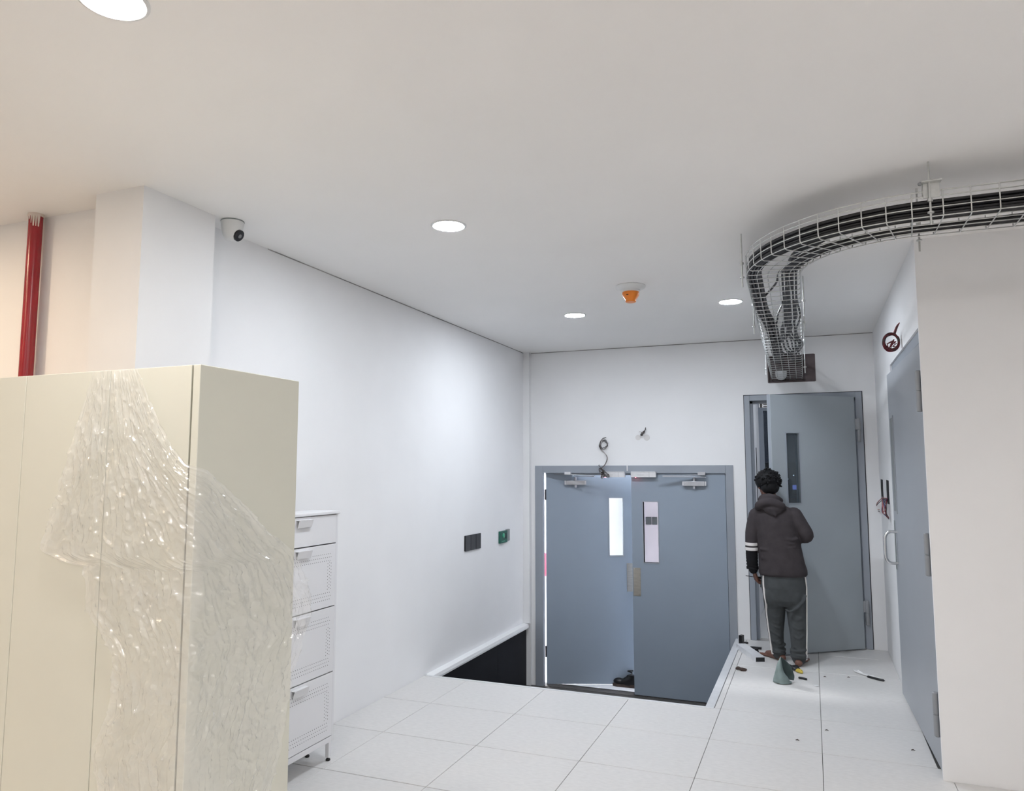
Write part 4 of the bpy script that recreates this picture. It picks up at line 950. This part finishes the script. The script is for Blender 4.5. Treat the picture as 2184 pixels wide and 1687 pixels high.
def sidestripe(lg, rad, ang, hip):
    pts = []
    ctrl = [hip]+[]
    pts3 = []
    nrm = Vector((math.cos(ang), math.sin(ang), 0))
    for z in [.05+.03*k for k in range(23)]:
        cand = []
        if z < .64:
            x0 = interp(sorted([(p[2], p[0]) for p in lg]), z); y0 = interp(sorted([(p[2], p[1]) for p in lg]), z); r0 = interp(sorted(zip([p[2] for p in lg], rad)), z)
            if z < .13: r0 += .006
            cand.append(Vector((x0, y0, z))+nrm*(r0+.0015))
        if z > .44:
            rx2 = interp([(.45,.10),(.50,.158),(.60,.180),(.68,.176),(.76,.165)], z); ry2 = interp([(.45,.085),(.50,.118),(.60,.130),(.68,.126),(.76,.118)], z); cx2 = interp([(.43,-.236),(.6,-.242),(.76,-.246)], z)
            e_ = 2/2.2; best = max((Vector((cx2+rx2*math.copysign(abs(math.cos(q))**e_, math.cos(q)), 6.648+ry2*math.copysign(abs(math.sin(q))**e_, math.sin(q)), z)) for q in [ang+d_*.04 for d_ in range(-14, 15)]), key=lambda p: p.dot(nrm))
            cand.append(best+nrm*.0015)
        if .435 < z < .645:
            kk = math.sqrt(1-((z-.54)/.11)**2); ea, eb = .08*kk, .067*kk; dn_ = math.sqrt((ea*nrm.x)**2+(eb*nrm.y)**2)
            cand.append(Vector(((-.325 if lg is LL else -.165)+ea*ea*nrm.x/dn_, 6.60+eb*eb*nrm.y/dn_, z))+nrm*.0015)
        pts3.append(max(cand, key=lambda p: p.dot(nrm)))
    for _ in range(2):
        pts3 = [pts3[0]]+[(pts3[i-1]+pts3[i]*2+pts3[i+1])/4 for i in range(1, len(pts3)-1)]+[pts3[-1]]
    P = spline(pts3, 3); vs2 = []; fs2 = []
    nrm = Vector((math.cos(ang), math.sin(ang), 0)); sd = Vector((-nrm.y, nrm.x, 0))*.0075
    for p in P: vs2 += [p-sd-nrm*.006, p-sd+nrm*.003, p+sd+nrm*.003, p+sd-nrm*.006]
    for i in range(len(P)-1):
        for k in range(4):
            l_ = (k+1) % 4; fs2.append((i*4+k, i*4+l_, (i+1)*4+l_, (i+1)*4+k))
    obj('side_stripe', MB().add(vs2, fs2), 'band', tr, smooth=60, label='white side stripe')
sidestripe(LL, RL_, math.radians(180+38), None)
sidestripe(RLg, RR_, math.radians(-22), None)
# tool in the left hand
o = obj('screwdriver', MB().tube([(-.545, 6.70, .668), (-.47, 6.735, .655)], .003, 8).tube([(-.47, 6.735, .655), (-.455, 6.742, .652), (-.40, 6.765, .645)], [.006, .010, .011], 10), 'black', smooth=50)
tag(o, 'thin dark screwdriver held in the left hand of the person', 'screwdriver')
# ================================================================ THINGS ON THE FLOOR
A = Vector((-0.665, 6.985, 0)); Bq = Vector((-0.476, 6.545, 0)); d = (Bq-A).normalized(); sdv = Vector((-d.y, d.x, 0))
wq, hq = 0.080, 0.042
def chan(u0, u1, w0, w1, z0, z1):
    vs2 = [A+d*u+sdv*w_+Vector((0,0,z)) for z in (z0, z1) for u, w_ in ((u0, w0), (u1, w0), (u1, w1), (u0, w1))]
    return vs2, [(3,2,1,0),(4,5,6,7),(0,1,5,4),(1,2,6,5),(2,3,7,6),(3,0,4,7)]
t = thing('aluminium_channel', 'pale rectangular aluminium box profile lying on the floor by the sunken edge', 'metal profile', tuple(A))
Lq = (Bq-A).length; m = MB()
for a in ((0, Lq, 0, .003, 0, hq), (0, Lq, wq-.003, wq, 0, hq), (0, Lq, .003, wq-.003, 0, .003), (0, Lq, .003, wq-.003, hq-.003, hq)): m.add(*chan(*a))
obj('shell', m, 'alu_white', t)
m = MB().add(*chan(0.02, Lq-0.006, .003, wq-.003, .003, hq-.003)); obj('hollow_shade', m, 'black', t)  # black fill standing in for the shade inside the open profile
def small(name, mb, m, label, cat, **k): return tag(obj(name, mb, m, **k), label, cat)
def gb(x, y, z0, L_, W_, Hh, a):
    ca, sa = math.cos(a), math.sin(a); return MB().obox((x, y, z0+Hh/2), (ca*L_/2, sa*L_/2, 0), (-sa*W_/2, ca*W_/2, 0), (0, 0, Hh/2))
small('black_bracket', gb(-.505, 7.03, 0, .095, .026, .018, -.1), 'black', 'small black metal bar on the floor beside the aluminium profile', 'bracket', bevel=.002)
m = gb(-.497, 6.90, 0, .05, .025, .012, .9); m.obox((-.492, 6.905, .02), (.012, .008, 0), (-.005, .008, 0), (0, 0, .012))
small('black_clip', m, 'black', 'tiny black clip on the floor between the profile and the bare foot', 'clip', bevel=.002)
m = gb(-.640, 7.20, 0, .05, .03, .075, 1.2); m.obox((-.615, 7.20, .008), (.03, .01, 0), (-.005, .012, 0), (0, 0, .008))
small('black_block', m, 'black', 'small upright black block at the wall end of the sunken edge', 'block', bevel=.003)
sc = []
m = MB().tube(spline([(-.60, 6.27, .004), (-.585, 6.25, .016), (-.56, 6.235, .012), (-.535, 6.245, .006), (-.525, 6.255, .012)], 5), [.004]+[.012]*9+[.015]*6+[.008]*4+[.003], 8)
small('brown_scrap', m, 'scrapdark', 'curled dark brown scrap lying near the sunken edge', 'scrap', smooth=60)
# canvas pouch, lying open
t = thing('canvas_pouch', 'sage green canvas tool pouch lying open behind the person', 'pouch', (-.235, 5.97, 0))
PL = [(-.318, .004), (-.302, .070), (-.286, .125), (-.262, .176)]
PR = [(-.195, .006), (-.212, .040), (-.244, .085), (-.262, .176)]
PBk = [(-.175, .022), (-.172, .064), (-.203, .130), (-.262, .176)]
def curve(tab, v):
    P = spline([(a_, b_, 0) for a_, b_ in tab], 8); q = P[min(len(P)-1, int(round(v*(len(P)-1))))]; return q.x, q.y
def pgrid(Rt, sgn, y0):
    vs2 = []; fs2 = []; NU, NV = 14, 24
    for j_ in range(NV+1):
        v = j_/NV; (xa, za), (xb, zb2) = curve(PL, v), curve(Rt, v)
        for i in range(NU+1):
            u = i/NU; wob = noise.noise(Vector((u*3, v*4, sgn*2)))*.007
            bul = math.sin(math.pi*min(1, u*.93))*(1-v)**.7*.052+.004
            vs2.append((xa+(xb-xa)*u+wob*.4, y0+v*.035+sgn*bul+wob*(1-v), max(.004, za+(zb2-za)*u+.006*math.sin(u*9+v*5)*v*(1-v))))
    for j_ in range(NV):
        for i in range(NU):
            a_ = j_*(NU+1)+i; fs2.append((a_, a_+1, a_+NU+2, a_+NU+1))
    return MB().add(vs2, fs2)
for Rt, sgn, nm, mm in ((PR, -1, 'front_side', 'bag'), (PBk, 1, 'back_side', 'bagin')):
    o = obj(nm, pgrid(Rt, sgn, 6.0), mm, t, smooth=180); so = o.modifiers.new('thick', 'SOLIDIFY'); so.thickness = 0.003; so.offset = 0
obj('base', MB().loft([(-.252, 6.0, .002, .062, .045), (-.252, 6.0, .012, .066, .05)], 24), 'bag', t)
# gloves and tools behind the heel
m = MB()
for k in range(4): m.tube(spline([(-.235+.012*k, 6.44-.01*k, .012), (-.20+.012*k, 6.40, .022+.003*k), (-.165+.008*k, 6.375-.008*k, .014)], 5), .013, 8)
m.ell((-.235, 6.435, .02), (.045, .03, .018), 14, 8); m.ell((-.285, 6.40, .012), (.022, .016, .012), 12, 6)
small('black_glove', m, 'black', 'crumpled black work glove on the floor behind the heel', 'glove', smooth=60)
m = MB().tube(spline([(-.165, 6.38, .012), (-.14, 6.345, .016), (-.125, 6.33, .012)], 5), [.008]+[.013]*9+[.008], 10).tube(spline([(-.165, 6.355, .012), (-.135, 6.325, .012), (-.115, 6.32, .010)], 5), [.007]+[.011]*9+[.006], 10)
small('pliers', m, 'yellow', 'pliers with yellow grips beside the black glove', 'pliers', smooth=60)
m = MB().tube(spline([(-.145, 6.165, .008), (-.115, 6.15, .010), (-.085, 6.14, .007)], 5), [.004]+[.008]*9+[.004], 8)
small('black_bit', m, 'black', 'small black piece on the floor right of the canvas pouch', 'scrap', smooth=60)
small('plastic_stopper', MB().lathe([(.014, 0), (.016, .008), (.010, .014)], (-.283, 6.335, 0), 16), 'black', 'little black stopper on the floor at the tip of the pouch', 'stopper', smooth=40)
t = thing('wrapper_strip', 'crumpled clear wrapper with a black strip on the floor by the side door', 'wrapper', (.36, 6.43, 0))
vs2 = []; fs2 = []
for i in range(15):
    for j_ in range(6):
        u, v = i/14, j_/5
        vs2.append((.262+.17*u+.01*noise.noise(Vector((u*6, v*3, 1))), 6.545-.19*u-.01+(v-.5)*.06*(1-.55*u), .004+.020*abs(noise.noise(Vector((u*11, v*6, 5))))*(1.4-u)))
for i in range(14):
    for j_ in range(5): fs2.append((i*6+j_, (i+1)*6+j_, (i+1)*6+j_+1, i*6+j_+1))
obj('clear_wrap', MB().add(vs2, fs2), 'clearwrap', t)
obj('black_strip', MB().tube(spline([(.335, 6.395, .006), (.38, 6.355, .008), (.42, 6.325, .008), (.45, 6.315, .006)], 5), [.004]+[.009]*13+[.003, .002], 8), 'black', t, smooth=60)
obj('white_edge', MB().tube(spline([(.255, 6.56, .008), (.262, 6.515, .006), (.30, 6.46, .008), (.36, 6.39, .010), (.43, 6.345, .010)], 5), .006, 6), 'camwhite', t, smooth=60)
m = MB().add([(.005-.045, 6.02, .001), (-.012, 6.03, .003), (-.005, 6.0, .006), (-.03, 5.985, .002), (-.045, 6.005, .008)], [(0,1,4),(1,2,4),(2,3,4),(3,0,4)])
small('paper_scrap', m, 'camwhite', 'tiny white paper scrap on the floor right of the pouch', 'scrap')
for (x, y, nm) in ((.04, 6.28, 'near the wrapper strip, left of it'), (.205, 6.33, 'just left of the wrapper strip'), (.03, 5.02, 'on the middle of the floor joint'), (-.13, 4.78, 'nearest the viewer'), (.47, 4.85, 'close to the side door foot')):
    small('floor_debris', MB().tube([(x-.010, y, .003), (x, y+.005, .005), (x+.010, y-.003, .002)], [.002, .0035, .001], 6), 'scrapdark', 'dark crumb of debris on the floor ' + nm, 'debris')
